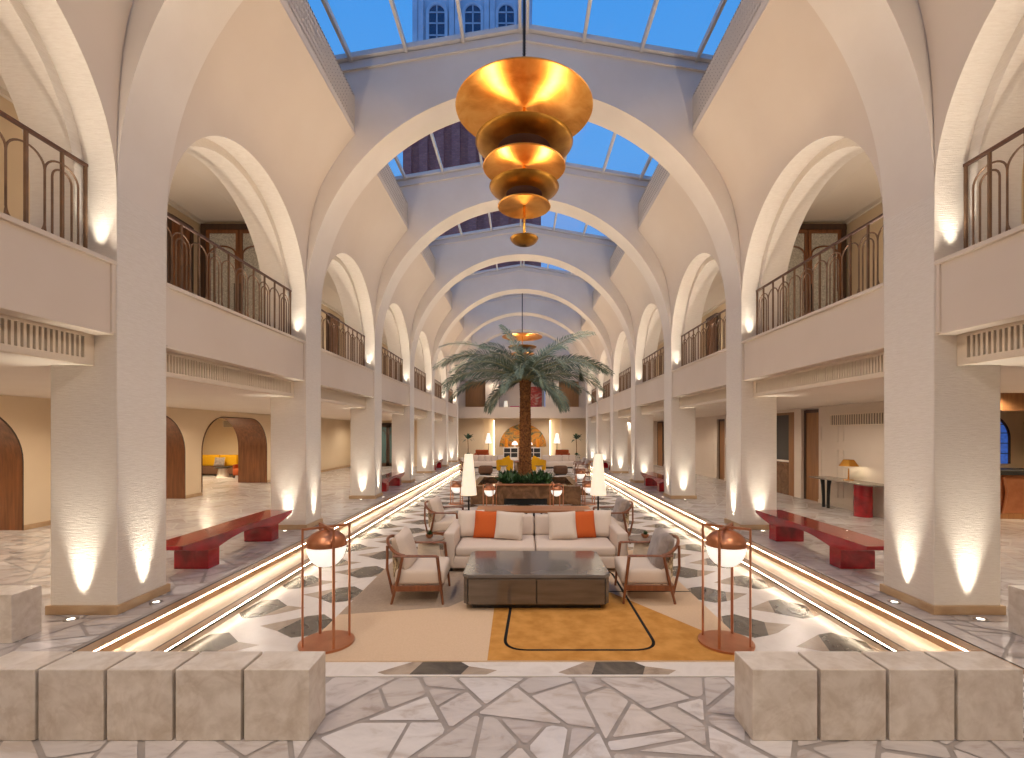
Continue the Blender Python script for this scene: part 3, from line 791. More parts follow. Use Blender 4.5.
# far end of the left aisle
b = MB(); b.box(-AX_L,-W-.4,29.0,29.2,0,AZ+.3); struct(b.build('wall_left_end', M['cream']), 'cream end wall of the left aisle', 'wall')
t = thing('glazed_double_door', 'teal glazed double door closing the far end of the left aisle', 'door', (-8.1, 28.98, 0), 0, None, 'structure')
b = MB(); b.box(-.95,.95,-.06,0,2.45,2.6); b.box(-.95,-.85,-.06,0,0,2.45); b.box(.85,.95,-.06,0,0,2.45); b.build('door_frame', M['darkwood'], parent=t)
for e in (-1, 1):
    x0, x1 = sorted((e*.01, e*.85)); d = MB(); d.box(x0,x0+.09,-.05,-.01,0,2.45); d.box(x1-.09,x1,-.05,-.01,0,2.45); d.box(x0,x1,-.05,-.01,0,.2); d.box(x0,x1,-.05,-.01,2.35,2.45)
    do = d.build('door_leaf', M['darkwood'], parent=t)
    g = MB(); g.box(x0+.09,x1-.09,-.035,-.025,.2,2.35); g.build('pane', M['tealglass'], parent=do)
    g = MB(); cx = (x0+x1)/2; g.tube([(cx+.3*cos(pi*i/12),-.05,1.9+.3*sin(pi*i/12)) for i in range(13)], .02, 6); g.build('glazing_bar', M['darkwood'], parent=do)

# right aisle wall
b = MB(); X = AX_R
def rw(y0, y1, z0, z1, m, dx=0): b.poly([(X+dx,y0,z0),(X+dx,y1,z0),(X+dx,y1,z1),(X+dx,y0,z1)], m)
rw(9.4,13.8,0,3.05,0); rw(14.66,15.04,0,3.05,0); rw(13.8,14.66,2.72,3.05,0); rw(15.04,16.9,2.66,3.05,0); rw(16.9,20.2,0,3.05,0); rw(20.2,21.0,2.6,3.05,0); rw(21.0,30.2,0,3.05,0)
for (ya, yb) in ((13.8,13.8),(14.66,14.66),(15.04,15.04),(16.9,16.9),(20.2,20.2),(21.0,21.0)): b.poly([(X,ya,0),(X+.5,ya,0),(X+.5,ya,3.05),(X,ya,3.05)])
b.poly([(X,9.4,0),(X+.4,9.4,0),(X+.4,9.4,3.05),(X,9.4,3.05)]); b.poly([(X+.4,9.4,0),(X+.4,13.8,0),(X+.4,13.8,3.05),(X+.4,9.4,3.05)])
struct(b.build('wall_right', [M['paint']]), 'pale panelled wall of the right aisle behind the console table', 'wall')
b = MB()
for (ya, yb) in ((9.45,12.75),(12.95,13.7),(17.1,20.1),(21.3,24.6),(25.0,28.6)):
    for (za, zb) in ((.25,1.55),(1.75,2.2)):
        for q in ((ya,yb,za,za+.03),(ya,yb,zb-.03,zb),(ya,ya+.03,za,zb),(yb-.03,yb,za,zb)): b.box(X-.015,X,q[0],q[1],q[2],q[3])
for (ya, yb) in ((9.4,13.8),(16.9,20.2),(21.0,30.2)): b.box(X-.02,X,ya,yb,0,.1)
struct(b.build('trim_4', M['paint']), 'thin raised panel mouldings on the right aisle wall', 'moulding')
b = MB(); b.box(W+.4,AX_R+1,30.2,30.4,0,3.05); struct(b.build('wall_right_end', M['paint']), 'pale end wall of the right aisle', 'wall')
timber_door((AX_R+.12, 14.23, 0), pi/2, .68, 2.6, 'plain tan timber door beside the console table wall', M['doorwood'])
timber_door((AX_R+.12, 20.6, 0), pi/2, .62, 2.5, 'tan timber door in the right aisle behind the second red bench', M['doorwood'])
timber_door((AX_R-.03, 29.4, 0), pi/2, .95, 2.6, 'brown timber door at the far end of the right aisle wall', M['doorwood'])
t = thing('glass_cabinet', 'dark glazed recess with tan timber edge next to the plain door', 'cabinet', (AX_R+.1, 15.97, 0), pi/2, None, 'structure')
b = MB(); b.box(-.93,-.55,-.05,.06,0,2.62); b.box(.86,.93,-.05,.06,0,2.62); b.box(-.93,.93,-.05,.06,2.58,2.66); b.build('frame', M['doorwood'], parent=t)
b = MB(); b.box(-.55,.86,.02,.05,1.12,2.58); b.build('pane', M['darkcell'], parent=t)
b = MB(); b.box(-.55,.86,.0,.05,0,1.06); b.build('lower_panel', M['fount'], parent=t)
b = MB(); b.box(-.55,.86,-.05,.06,1.06,1.12); b.build('shelf', M['white'], parent=t)
t = thing('air_vent', 'long slatted air grille high on the right wall above the console table', 'vent', (AX_R-.01, 11.75, 2.35), 0)
b = MB()
for q in ((-1.5,1.5,-.16,-.13),(-1.5,1.5,.13,.16),(-1.5,-1.47,-.16,.16),(1.47,1.5,-.16,.16)): b.box(-.03,0,*q)
b.build('frame', M['vent'], parent=t)
b = MB(); b.box(-.012,0,-1.48,1.48,-.14,.14); b.build('backing', M['ventdark'], parent=t)
b = MB()
for i in range(34): b.box(-.03,-.008,-1.44+2.88*i/33-.018,-1.44+2.88*i/33+.018,-.13,.13)
b.build('slats', M['vent'], parent=t)
# console table with brass lamp
t = thing('console_table', 'long stone topped console table with red drum leg against the right wall', 'table', (8.14, 12.15, 0))
b = MB(); pl = [(-.26,1.1),(.3,1.1),(.3,-1.28),(0,-1.28)]+[(-.26*sin(a), -1.0-.28*cos(a)) for a in [pi/2*i/8 for i in range(1,9)]]
b.ext(pl, 'z', .775, .81); b.build('table_top', M['stonetop'], parent=t, bevel=.005)
b = MB(); b.lathe([(0,0),(.2,0),(.2,.775),(0,.775)], (.02,-.62,0), 32); b.build('leg', M['red'], parent=t, smooth=40)
for dy in (.66,.86):
    b = MB(); b.tube([(.0,dy,0),(.0,dy,.3),(.0,dy+(.02 if dy > .7 else -.02),.6),(.0,dy+(.05 if dy > .7 else -.05),.775)], [.04,.04,.045,.06], 10); b.build('leg', M['black'], parent=t, smooth=40)
t = thing('table_lamp', 'brass table lamp with flared shade glowing on the console table', 'lamp', (8.2, 12.1, .81))
b = MB(); b.lathe([(0,0),(.12,0),(.12,.02),(.02,.03),(.014,.3),(0,.3)], n=24); b.build('base', M['gold'], parent=t, smooth=40)
b = MB(); b.lathe([(.24,.36),(.235,.37),(.13,.52),(0,.53)], n=6); b.lathe([(.225,.365),(.12,.51)], n=6); b.build('shade', M['gold'], parent=t)
b = MB(); b.lathe([(0,.40),(.03,.43),(.03,.46),(0,.49)], n=16); b.build('bulb', M['lens'], parent=t, smooth=60)
# reception room beyond the nearest right column
b = MB(); b.poly([(8.9,14.2,0),(18,14.2,0),(18,14.2,3),(8.9,14.2,3)]); struct(b.build('wall_reception', M['cream']), 'cream back wall of the reception bay on the right', 'wall')
b = MB(); b.poly([(18,-4.3,0),(18,14.2,0),(18,14.2,3),(18,-4.3,3)]); struct(b.build('wall_reception_side', M['cream']), 'cream side wall of the reception bay', 'wall')
t = thing('bar_counter', 'copper fronted bar counter with dark stone top beyond the nearest right column', 'counter', (12.9, 11.5, 0))
b = MB(); b.box(-1.9,1.9,-.3,.3,0,1.02); b.build('body', M['copper'], parent=t, bevel=.01)
for i in range(6):
    b = MB(); b.tube([(-1.75+.6*i,-.31,.12),(-1.69+.6*i,-.325,.4),(-1.66+.6*i,-.33,.65),(-1.72+.6*i,-.31,.98)], .03, 8); b.build('rib', M['copper'], parent=t, smooth=60)
b = MB(); b.box(-1.95,1.95,-.38,.34,1.02,1.14); b.build('counter_top', M['black'], parent=t, bevel=.01)
b = MB(); b.box(-1.92,1.92,-.34,.32,0,.12); b.build('plinth', M['doorwood'], parent=t)
t = thing('arched_window', 'arched window of blue leaded glass behind the copper counter', 'window', (13.6, 14.15, 1.1), 0, None, 'structure')
ap = [(-.7,0)]+[(.7*cos(pi*(1-i/20)), .75+.7*sin(pi*(1-i/20))) for i in range(21)]+[(.7,0)]
b = MB(); b.ext(ap, 'y', -.02, .0); b.build('pane', M['stained'], parent=t)
b = MB(); b.tube([(p[0],-.03,p[1]) for p in ap], .035, 6); b.build('frame', M['darkwood'], parent=t)
b = MB()
for x in (-.35,0,.35): b.box(x-.012,x+.012,-.04,-.02,0,.75+sqrt(.49-x*x))
for z in (.3,.6,.9,1.15): b.box(-sqrt(max(.02,.49-max(0,z-.75)**2)),sqrt(max(.02,.49-max(0,z-.75)**2)),-.04,-.02,z-.012,z+.012)
b.build('glazing_bar', M['black'], parent=t)
b = MB(); b.box(8.6,18,9.0,9.35,2.42,2.75); struct(b.build('trim_5', M['doorwood']), 'timber beam above the opening to the reception bay', 'beam')

# ------------------------------------------------------------------ far end of the hall
YR = 36.3
b = MB(); b.box(-AX_L,-2.95,YR,YR+.2,0,3.12); b.box(2.95,AX_R+1,YR,YR+.2,0,3.12); b.box(-2.1,2.1,YR,YR+.2,0,3.12)
b.box(-2.95,-2.1,YR+.3,YR+.4,0,3.12); b.box(2.1,2.95,YR+.3,YR+.4,0,3.12)
struct(b.build('wall_back', M['cream']), 'cream ground floor end wall with two lit niches', 'wall')
for s in (-1, 1):
    b = MB(); x0, x1 = sorted((s*2.11, s*2.15)); b.box(x0,x1,YR+.1,YR+.26,.1,2.95)
    tag(b.build('light_column', M['nichelight']), 'vertical strip light in the niche %s of the mural' % side_word(s), 'strip light', 'niche strip lights')
b = MB(); b.box(-W-.3,W+.3,34.95,35.15,3.08,3.9); 
struct(b.build('wall_back_fascia', M['paint']), 'plain fascia of the balcony across the far end of the hall', 'fascia')
b = MB(); b.box(-W-.3,W+.3,35.15,37.3,3.1,3.3); struct(b.build('floor_balcony', M['cream']), 'floor of the balcony across the far end', 'floor')
b = MB()
b.box(-7,-4.3,36.4,36.6,3.3,7); b.box(4.3,7,36.4,36.6,3.3,7); b.box(-2.75,-1.75,36.0,36.6,3.3,7); b.box(1.75,2.75,36.0,36.6,3.3,7)
b.box(-7,7,36.4,36.6,5.9,10.4); b.box(-1.75,1.75,37.3,37.4,3.3,6.0)
struct(b.build('wall_back_upper', M['paint']), 'upper end wall of the hall behind the palm crown', 'wall')
for s in (-1, 1):
    t = thing('slatted_screen', 'slatted timber screen on the far balcony %s of the centre opening' % side_word(s), 'screen', (s*3.52, 36.35, 3.3), 0, 'slatted timber screens', 'structure')
    b = MB(); b.box(-.77,.77,0,.04,0,2.6); b.build('backing', M['slatwood'], parent=t)
    b = MB()
    for i in range(22): b.box(-.75+1.5*i/21-.018,-.75+1.5*i/21+.018,-.04,0,0,2.6)
    b.build('slats', M['slatwood'], parent=t)
t = thing('painting', 'large abstract red and cream painting behind the far balcony', 'painting', (.75, 37.28, 4.0))
b = MB(); b.box(-.8,.8,-.03,0,0,1.6); b.build('canvas', M['painting'], parent=t)
b = MB()
for q in ((-.84,.84,-.04,0),(-.84,.84,1.6,1.64),(-.84,-.8,0,1.6),(.8,.84,0,1.6)): b.box(q[0],q[1],-.045,.0,q[2],q[3])
b.build('frame', M['white'], parent=t)
for i, x in enumerate((-.55, .75)):
    t = thing('stool', 'raspberry upholstered stool on the far balcony, %s of the palm trunk' % ('left' if i == 0 else 'right'), 'stool', (x, 36.2, 3.3), 0, 'raspberry stools')
    b = MB(); b.rbox(-.4,.4,-.25,.25,.3,.72,.1); b.build('seat', M['pink'], parent=t, smooth=50)
    b = MB(); b.box(-.34,.34,-.2,.2,0,.3); b.build('base', M['darkwood'], parent=t)
t = thing('table_lamp', 'small glowing white lamp on the far balcony left of the palm', 'lamp', (-1.25, 36.8, 3.3))
b = MB(); b.lathe([(0,0),(.14,0),(.14,.03),(.02,.06),(.02,.75),(0,.75)], n=16); b.build('base', M['lampmetal'], parent=t, smooth=40)
b = MB(); b.lathe([(.16,.7),(.12,1.15),(0,1.16)], n=24); b.build('shade', M['shade'], parent=t, smooth=40)
# lunette mural
t = thing('mural', 'half round abstract ochre and green mural on the far end wall', 'mural', (.06, YR-.05, .98), 0, None)
b = MB(); b.ext([(1.78*cos(pi*i/40), 1.72*sin(pi*i/40)) for i in range(41)], 'y', -.02, .0); b.build('canvas', M['mural'], parent=t)
b = MB(); b.tube([(1.8*cos(pi*i/40), -.02, 1.74*sin(pi*i/40)) for i in range(41)], .03, 6); b.build('surround', M['paint'], parent=t)
for s, nm in ((-1,'left'),(1,'right')):
    t = thing('display_cabinet', 'white display cabinet with four dark square cells, %s of the palm trunk' % nm, 'cabinet', (s*.85, 35.85, 0), 0, 'white display cabinets')
    w = .55
    b = MB(); b.box(-w,w,-.2,.2,.0,.2); b.box(-w,w,-.2,.2,.86,.93); b.box(-w,w,.16,.2,.2,.86)
    for x in (-w,-.03,w-.06): b.box(x,x+.06,-.2,.2,.2,.86)
    b.box(-w,w,-.2,.2,.51,.56); b.build('carcass', M['white'], parent=t)
    for x0 in (-w+.06,.03):
        for z0 in (.2,.56):
            b = MB(); b.box(x0,x0+w-.09,-.12,-.1,z0,z0+.31); b.build('cell_door', M['darkcell'], parent=t)
    t = thing('table_lamp', 'white domed lamp glowing on the %s display cabinet' % nm, 'lamp', (s*.55, 35.85, .93), 0, 'lamps before the mural')
    b = MB(); b.lathe([(0,0),(.12,0),(.1,.04),(.03,.06),(.03,.2),(0,.2)], n=20); b.build('base', M['white'], parent=t, smooth=40)
    b = MB(); b.lathe([(.24,.18),(.2,.34),(.08,.46),(0,.48)], n=24); b.build('shade', M['globe'], parent=t, smooth=60)
    t = thing('vase', 'tall orange cylinder vase on the outer end of the %s display cabinet' % nm, 'vase', (s*1.17, 35.85, .93), 0, 'orange vases')
    b = MB(); b.lathe([(0,0),(.13,0),(.14,.05),(.14,.62),(.12,.64),(.115,.55),(0,.5)], n=24); b.build('body', M['vase'], parent=t, smooth=40)
    # tapered floor lamp
    t = thing('floor_lamp', 'far floor lamp with narrow cone shade in the niche %s of the mural' % nm, 'lamp', (s*2.4, 33.6, 0), 0, 'far cone floor lamps')
    b = MB(); b.lathe([(0,0),(.18,0),(.18,.03),(0,.03)], n=24); b.build('base', M['lampmetal'], parent=t, smooth=40)
    b = MB(); b.tube([(0,0,.02),(0,0,1.4)], .02, 8); b.build('pole', M['lampmetal'], parent=t, smooth=40)
    b = MB(); b.lathe([(.23,1.28),(.08,1.98),(0,1.98)], n=28); b.build('shade', M['globe'], parent=t, smooth=40)
    # rust armchair
    t = thing('tub_chair', 'low rust leather chair against the end wall, %s of the mural' % nm, 'chair', (s*2.75-(0 if s < 0 else 0), 32.6, 0), 0, 'rust chairs at the end wall')
    b = MB(); b.rbox(-.42,.42,-.35,.35,.15,.45,.06); b.build('seat', M['rust'], parent=t, smooth=40)
    b = MB(); b.rbox(-.45,.45,.22,.4,.4,.86,.06); b.build('backrest', M['rust'], parent=t, smooth=40)
    for e in (-1,1):
        b = MB(); b.rbox(e*.42-.06,e*.42+.06,-.34,.3,.4,.64,.05); b.build('armrest', M['rust'], parent=t, smooth=40)
        for f in (-1,1): b = MB(); b.box(e*.35-.02,e*.35+.02,f*.28-.02,f*.28+.02,0,.17); b.build('leg', M['darkwood'], parent=t)
    # potted fan plant
    t = thing('potted_palm', 'small potted palm on a stem at the far end, %s side' % nm, 'plant', (s*3.75, 33.2, 0), 0, 'potted palms at the far end')
    b = MB(); b.lathe([(0,0),(.2,0),(.26,.45),(.23,.45),(.22,.4),(0,.4)], n=24); b.build('pot', M['travertine'], parent=t, smooth=40)
    b = MB(); b.tube([(0,0,.4),(.02,0,1.0),(-.01,0,1.55)], .025, 8); b.build('stem', M['trunk'], parent=t, smooth=40)
    b = MB(); rnd = random.Random(5)
    for q in range(2):
        z0 = 1.55 if q == 0 else .45; nn = 26 if q == 0 else 14; ll = .62 if q == 0 else .34
        for i in range(nn):
            a = rnd.uniform(0,2*pi); e = rnd.uniform(-.3,1.3); d = Vector((cos(a)*cos(e), sin(a)*cos(e), sin(e))); L = ll*rnd.uniform(.7,1.1)
            p0 = Vector((0,0,z0)); p1 = p0+d*L*.6; p2 = p0+d*L+Vector((0,0,-.12)); sd = d.cross(Vector((0,0,1))).normalized()*.06
            b.poly([p0,p1+sd,p2,p1-sd])
    b.build('foliage', M['leafdark'], parent=t)

# ------------------------------------------------------------------ far seating group
def back_sofa(x0, x1, y, label):
    t = thing('sofa', label, 'sofa', ((x0+x1)/2, y, PIT), 0, 'long sofas at the far end')
    w = (x1-x0)/2
    b = MB(); b.rbox(-w,w,-.45,.45,.1,.4,.05); b.build('seat', M['sofa'], parent=t, smooth=40)
    n = max(2, round(2*w/.42))
    for i in range(n):
        a = -w+2*w*i/n; b = MB(); b.rbox(a+.004,a+2*w/n-.004,.2,.46,.35,.8,.05); b.build('back_panel', M['sofa'], parent=t, smooth=40)
    b = MB(); b.box(-w+.05,w-.05,-.38,.4,0,.1); b.build('plinth', M['plinth'], parent=t)
back_sofa(-3.25,-1.2,30.2,'long channel backed white sofa at the far end, left of the palm')
back_sofa(1.25,3.3,30.2,'long channel backed white sofa at the far end, right of the palm')
def tub(x, y, rot, label):
    t = thing('armchair', label, 'armchair', (x, y, PIT), rot, 'mustard armchairs')
    b = MB(); b.rbox(-.4,.4,-.4,.3,.16,.46,.07); b.build('seat', M['yellow'], parent=t, smooth=50)
    prof = []
    b = MB(); N = 20
    def shell(u, v):
        a = pi*(.02+.96*u); r = .46+(.03*v); return (r*cos(a), .02+r*.92*sin(a)-.06, .12+.64*v*(.8+.2*sin(a)))
    b.grid(shell, N, 6)
    def shell2(u, v):
        a = pi*(.02+.96*u); r = .36+(.04*v); return (r*cos(a), .02+r*.92*sin(a)-.06, .12+.64*v*(.8+.2*sin(a)))
    b.grid(lambda u,v: shell2(1-u,v), N, 6)
    b.grid(lambda u,v: tuple(Vector(shell(u,1))*(1-v)+Vector(shell2(u,1))*v), N, 2)
    for u in (0,1): b.grid(lambda p,v,u=u: tuple(Vector(shell(u,v))*(1-p)+Vector(shell2(u,v))*p), 2, 6)
    b.build('shell', M['yellow'], parent=t, smooth=60)
    for (sx,sy) in ((-1,-1),(1,-1),(1,1),(-1,1)):
        b = MB(); b.tube([(sx*.3,sy*.25,.17),(sx*.33,sy*.28,0)], .022, 8); b.build('leg', M['darkwood'], parent=t)
tub(-1.02,26.9,pi,'mustard velvet armchair seen from behind, left of the palm trunk')
tub(.82,26.9,pi,'mustard velvet armchair seen from behind, right of the palm trunk')
for s, x, nm in ((-1,-1.0,'left'),(1,.8,'right')):
    b = MB(); b.xf = Matrix.Translation((x+s*-.12, 26.75, PIT+.68)) @ Matrix.Rotation(R(s*25),4,'Y'); b.pillow(.42,.42,.16)
    tag(b.build('cushion', M['yellow'], smooth=60), 'mustard cushion standing in the %s mustard armchair' % nm, 'cushion', 'mustard cushions')
    t = thing('side_table', 'small white cone table before the %s mustard armchair' % nm, 'table', (x+s*.05, 25.7, PIT), 0, 'white cone tables')
    b = MB(); b.lathe([(.0,0),(.2,0),(.12,.42),(0,.42)], n=24)
    b.build('base', M['white'], parent=t, smooth=40)
    b = MB(); b.lathe([(0,.42),(.23,.42),(.23,.45),(0,.45)], n=24); b.build('table_top', M['stonetop'], parent=t, smooth=40)
    t = thing('ottoman', 'brown leather ottoman in front of the far sofa, %s of the palm' % nm, 'ottoman', (s*1.98, 25.4, PIT), 0, 'brown ottomans')
    b = MB(); b.rbox(-.36,.36,-.34,.34,.06,.46,.09, puff=.02); b.build('cushion', M['ottoman'], parent=t, smooth=50)
    b = MB(); b.box(-.28,.28,-.26,.26,0,.06); b.build('plinth', M['plinth'], parent=t)
def drum(x, y, label):
    t = thing('drum_table', label, 'table', (x, y, PIT), 0)
    b = MB(); b.lathe([(0,0),(.42,0),(.42,.5),(0,.5)], n=32); b.build('base', M['fount'], parent=t, smooth=40)
    b = MB(); b.lathe([(0,.5),(.46,.5),(.46,.55),(0,.55)], n=32); b.build('table_top', M['chairwood'], parent=t, smooth=40)
drum(-.1, 28.2, 'dark drum table between the mustard armchairs')
# ------------------------------------------------------------------ marble blocks at the entrance
def block(x0, x1, y0, y1, label, h=.463):
    b = MB(); b.box(-(x1-x0)/2,(x1-x0)/2,-(y1-y0)/2,(y1-y0)/2,0,h)
    o = b.build('marble_block', M['block'], loc=((x0+x1)/2,(y0+y1)/2,0), bevel=.006)
    # real blocks differ: turn the solid pattern by shifting the mesh
    return tag(o, label, 'block', 'beige marble blocks at the entrance')
for i in range(4):
    x = 1.415+.4455*i; block(x, x+.423, 3.117, 3.385, 'beige marble cube in the row right of the entrance path, %s from the path' % ('first','second','third','fourth')[i])
for i in range(5):
    x = -1.465-.4455*i; block(x-.423, x, 3.117, 3.385, 'beige marble cube in the row left of the entrance path, %s from the path' % ('first','second','third','fourth','fifth')[i])
block(-5.46,-4.93,4.56,4.85,'beige marble block standing before the nearest left column, behind the front row')
block(4.83,5.36,4.56,4.85,'beige marble block standing before the nearest right column, behind the front row')

# ------------------------------------------------------------------ red lacquer benches
def bench():
    t = thing('bench', '', 'bench', (0,0,0), 0, 'red lacquer benches along the hall')
    b = MB(); w = .255
    prof = [(-1.56,.46),(-1.56,.405),(-1.30,.33),(-1.02,.275),(-.76,.275)]
    prof += [(-.76+1.52*i/16, .275+.095*sin(pi*i/16)) for i in range(1,16)]
    prof += [(.76,.275),(1.02,.275),(1.30,.33),(1.56,.405),(1.56,.46)]
    for p, q in zip(prof[1:-1], prof[2:]):
        pass
    # strips so that the concave outline stays valid
    top = .46
    inner = prof[1:-1]
    b.poly([(-w,-1.56,top),(w,-1.56,top),(w,1.56,top),(-w,1.56,top)])
    for (y0,z0),(y1,z1) in zip(inner, inner[1:]):
        b.poly([(-w,y0,z0),(-w,y1,z1),(w,y1,z1),(w,y0,z0)])
        for x, fl in ((-w,0),(w,1)):
            q = [(x,y0,z0),(x,y0,top),(x,y1,top),(x,y1,z1)]
            b.poly(q if fl == 0 else q[::-1])
    for y, fl in ((-1.56,0),(1.56,1)):
        q = [(-w,y,.405),(w,y,.405),(w,y,top),(-w,y,top)]; b.poly(q if not fl else q[::-1])
    b.build('seat', M['red'], parent=t, bevel=.008)
    for e in (-1, 1):
        b = MB(); b.box(-w,w,e*.89-.13,e*.89+.13,0,.277); b.build('leg', M['red'], parent=t, bevel=.006)
    return t
b0 = bench(); first = True
for k, nm in ((2,'between the nearest two columns'),(4,'between the third and fourth columns'),(6,'between the fifth and sixth columns')):
    for s in (-1, 1):
        lab = 'red lacquer bench %s on the %s side of the hall' % (nm, side_word(s)); loc = (s*4.9, PIER[k]+PT+AR+.08, 0)
        if first: b0.location = loc; b0['label'] = lab; first = False
        else: dup(b0, loc, 0 if s < 0 else pi, lab)

# ------------------------------------------------------------------ rug
CXm = -.085
def G(px, py, z=PIT+.014):
    y = (2-z)*480/(py-433); return (CXm+(px-521.5)/480*y, y)
b = MB(); rx0, rx1, ry0, ry1 = -2.29, 2.24, 4.61, 8.98
b.box(rx0,rx1,ry0,ry1,PIT,PIT+.012,0)
zt = PIT+.0135
def flat(pts, m, z=zt): b.poly([(max(rx0+.004,min(rx1-.004,p[0])), max(ry0+.004,min(ry1-.004,p[1])), z) for p in pts], m)
flat([G(487,662),G(752,662),G(750,650),G(706,632),G(611,592.5),G(560,588),G(497,590),G(494,609)], 1)
a = G(448,607); c = G(339,614.6)
flat([(rx0,c[1]),(a[0],a[1]),(a[0]+.35,a[1]+.5),(a[0]+.3,ry1),(rx0,ry1)], 2)
def line(pts, w, m, z, closed=False):
    N = len(pts)
    for i in range(N if closed else N-1):
        p = Vector(pts[i]); q = Vector(pts[(i+1) % N]); d = (q-p).normalized(); n = Vector((-d.y,d.x))*w/2; e = d*w*.25
        b.poly([(*(p-e+n),z),(*(p-e-n),z),(*(q+e-n),z),(*(q+e+n),z)], m)
corn = [G(503.5,650),G(659,650),G(610,570),G(517,570)]
def rounded(cs, r, n=10):
    out = []
    for i, c in enumerate(cs):
        c = Vector(c); p = Vector(cs[i-1]); q = Vector(cs[(i+1) % len(cs)])
        u = (p-c).normalized(); v = (q-c).normalized()
        A = c+u*r; B = c+v*r
        for k in range(n+1):
            t_ = k/n; out.append(tuple(A*(1-t_)**2+c*2*t_*(1-t_)+B*t_*t_))
    return out
line(rounded(corn, .26), .034, 3, zt+.0012, True)
line([G(609,591.5),(rx1,G(609,591.5)[1])], .03, 3, zt+.0012)
tag(b.build('rug', [M['rugbeige'],M['rugorange'],M['ruggrey'],M['rugline']], weld=False), 'large beige rug with ochre field and looping black line under the lounge furniture', 'rug')

# ------------------------------------------------------------------ coffee table
t = thing('coffee_table', 'long low dark lacquer coffee table with grey stone top on the rug', 'coffee table', (.10, 6.5, PIT+.014))
hx, hy, ch = .915, .60, .07
def oct_(e): return [(-hx+ch-e*.4,-hy-e),(hx-ch+e*.4,-hy-e),(hx+e,-hy+ch-e*.4),(hx+e,hy-ch+e*.4),(hx-ch+e*.4,hy+e),(-hx+ch-e*.4,hy+e),(-hx-e,hy-ch+e*.4),(-hx-e,-hy+ch-e*.4)]
b = MB(); b.ext(oct_(-.012), 'z', .07, .40); b.build('body', M['tablebody'], parent=t, bevel=.004)
b = MB(); b.ext(oct_(0), 'z', .40, .445); b.build('table_top', M['tabletop'], parent=t, bevel=.008)
b = MB(); b.box(-hx+.11,hx-.11,-hy+.1,hy-.1,0,.07); b.build('plinth', M['plinth'], parent=t)
for e in (-1, 1):
    x0, x1 = sorted((e*.008, e*(hx-ch-.012)))
    b = MB(); b.box(x0,x1,-hy-.006,-hy+.02,.085,.388); d = b.build('drawer', M['tablebody'], parent=t, bevel=.003)
b = MB()
for x in (0,-hx+ch-.006,hx-ch+.006): b.box(x-.005,x+.005,-hy+.004,-hy+.011,.08,.395)
b.build('joint', M['drawerline'], parent=t)

# ------------------------------------------------------------------ sofa with cushions
SX, SY = .14, 8.12
t = thing('sofa', 'pale bouclé two seat sofa behind the coffee table', 'sofa', (SX, SY, PIT+.0135))
b = MB(); b.rbox(-1.44,1.44,-.6,.62,.06,.25,.03); b.build('base', M['sofa'], parent=t, smooth=40)
for e in (-1, 1):
    b = MB(); x0, x1 = sorted((e*1.27, e*1.45)); b.rbox(x0,x1,-.62,.62,.08,.63,.045); b.build('armrest', M['sofa'], parent=t, smooth=40)
    x0, x1 = sorted((e*.006, e*1.265))
    b = MB(); b.rbox(x0,x1,-.6,.42,.24,.40,.05,puff=.02); b.build('seat_cushion', M['sofa'], parent=t, smooth=40)
    b = MB(); b.xf = Matrix.Translation((0,.38,.38)) @ Matrix.Rotation(R(-8),4,'X'); b.rbox(x0,x1,-.11,.11,0,.36,.06,puff=.015); b.build('back_cushion', M['sofa'], parent=t, smooth=40)
    for f in (-1, 1):
        b = MB(); b.box(e*1.35-.03,e*1.35+.03,f*.5-.03,f*.5+.03,0,.07); b.build('leg', M['plinth'], parent=t)
b = MB(); b.rbox(-1.3,1.3,.46,.63,.1,.64,.05); b.build('backrest', M['sofa'], parent=t, smooth=40)
def cushion(x, y, m, lab, tilt=-16, turn=0, roll=0, w=.46):
    b = MB(); b.xf = Matrix.Rotation(R(turn),4,'Z') @ Matrix.Rotation(R(tilt),4,'X') @ Matrix.Rotation(R(roll),4,'Y'); b.pillow(w, w, .17)
    tag(b.build('cushion', m, smooth=60, loc=(x, y, PIT+.43+w*.47)), lab, 'cushion', 'cushions on the pale sofa')
cushion(SX-1.09, 8.27, M['beige'], 'beige cushion behind the orange one at the left end of the sofa', -16, 6)
cushion(SX-.80, 8.15, M['orange'], 'orange cushion at the left end of the sofa', -18, -4, 2)
cushion(SX-.43, 8.05, M['beige'], 'beige cushion leaning before the orange one, left half of the sofa', -22, 5, 6, .47)
cushion(SX+.46, 8.05, M['beige'], 'beige cushion leaning before the orange one, right half of the sofa', -22, -5, -4, .47)
cushion(SX+.80, 8.15, M['orange'], 'orange cushion at the right end of the sofa', -18, 4, -2)
cushion(SX+1.09, 8.27, M['beige'], 'beige cushion behind the orange one at the right end of the sofa', -16, -6)

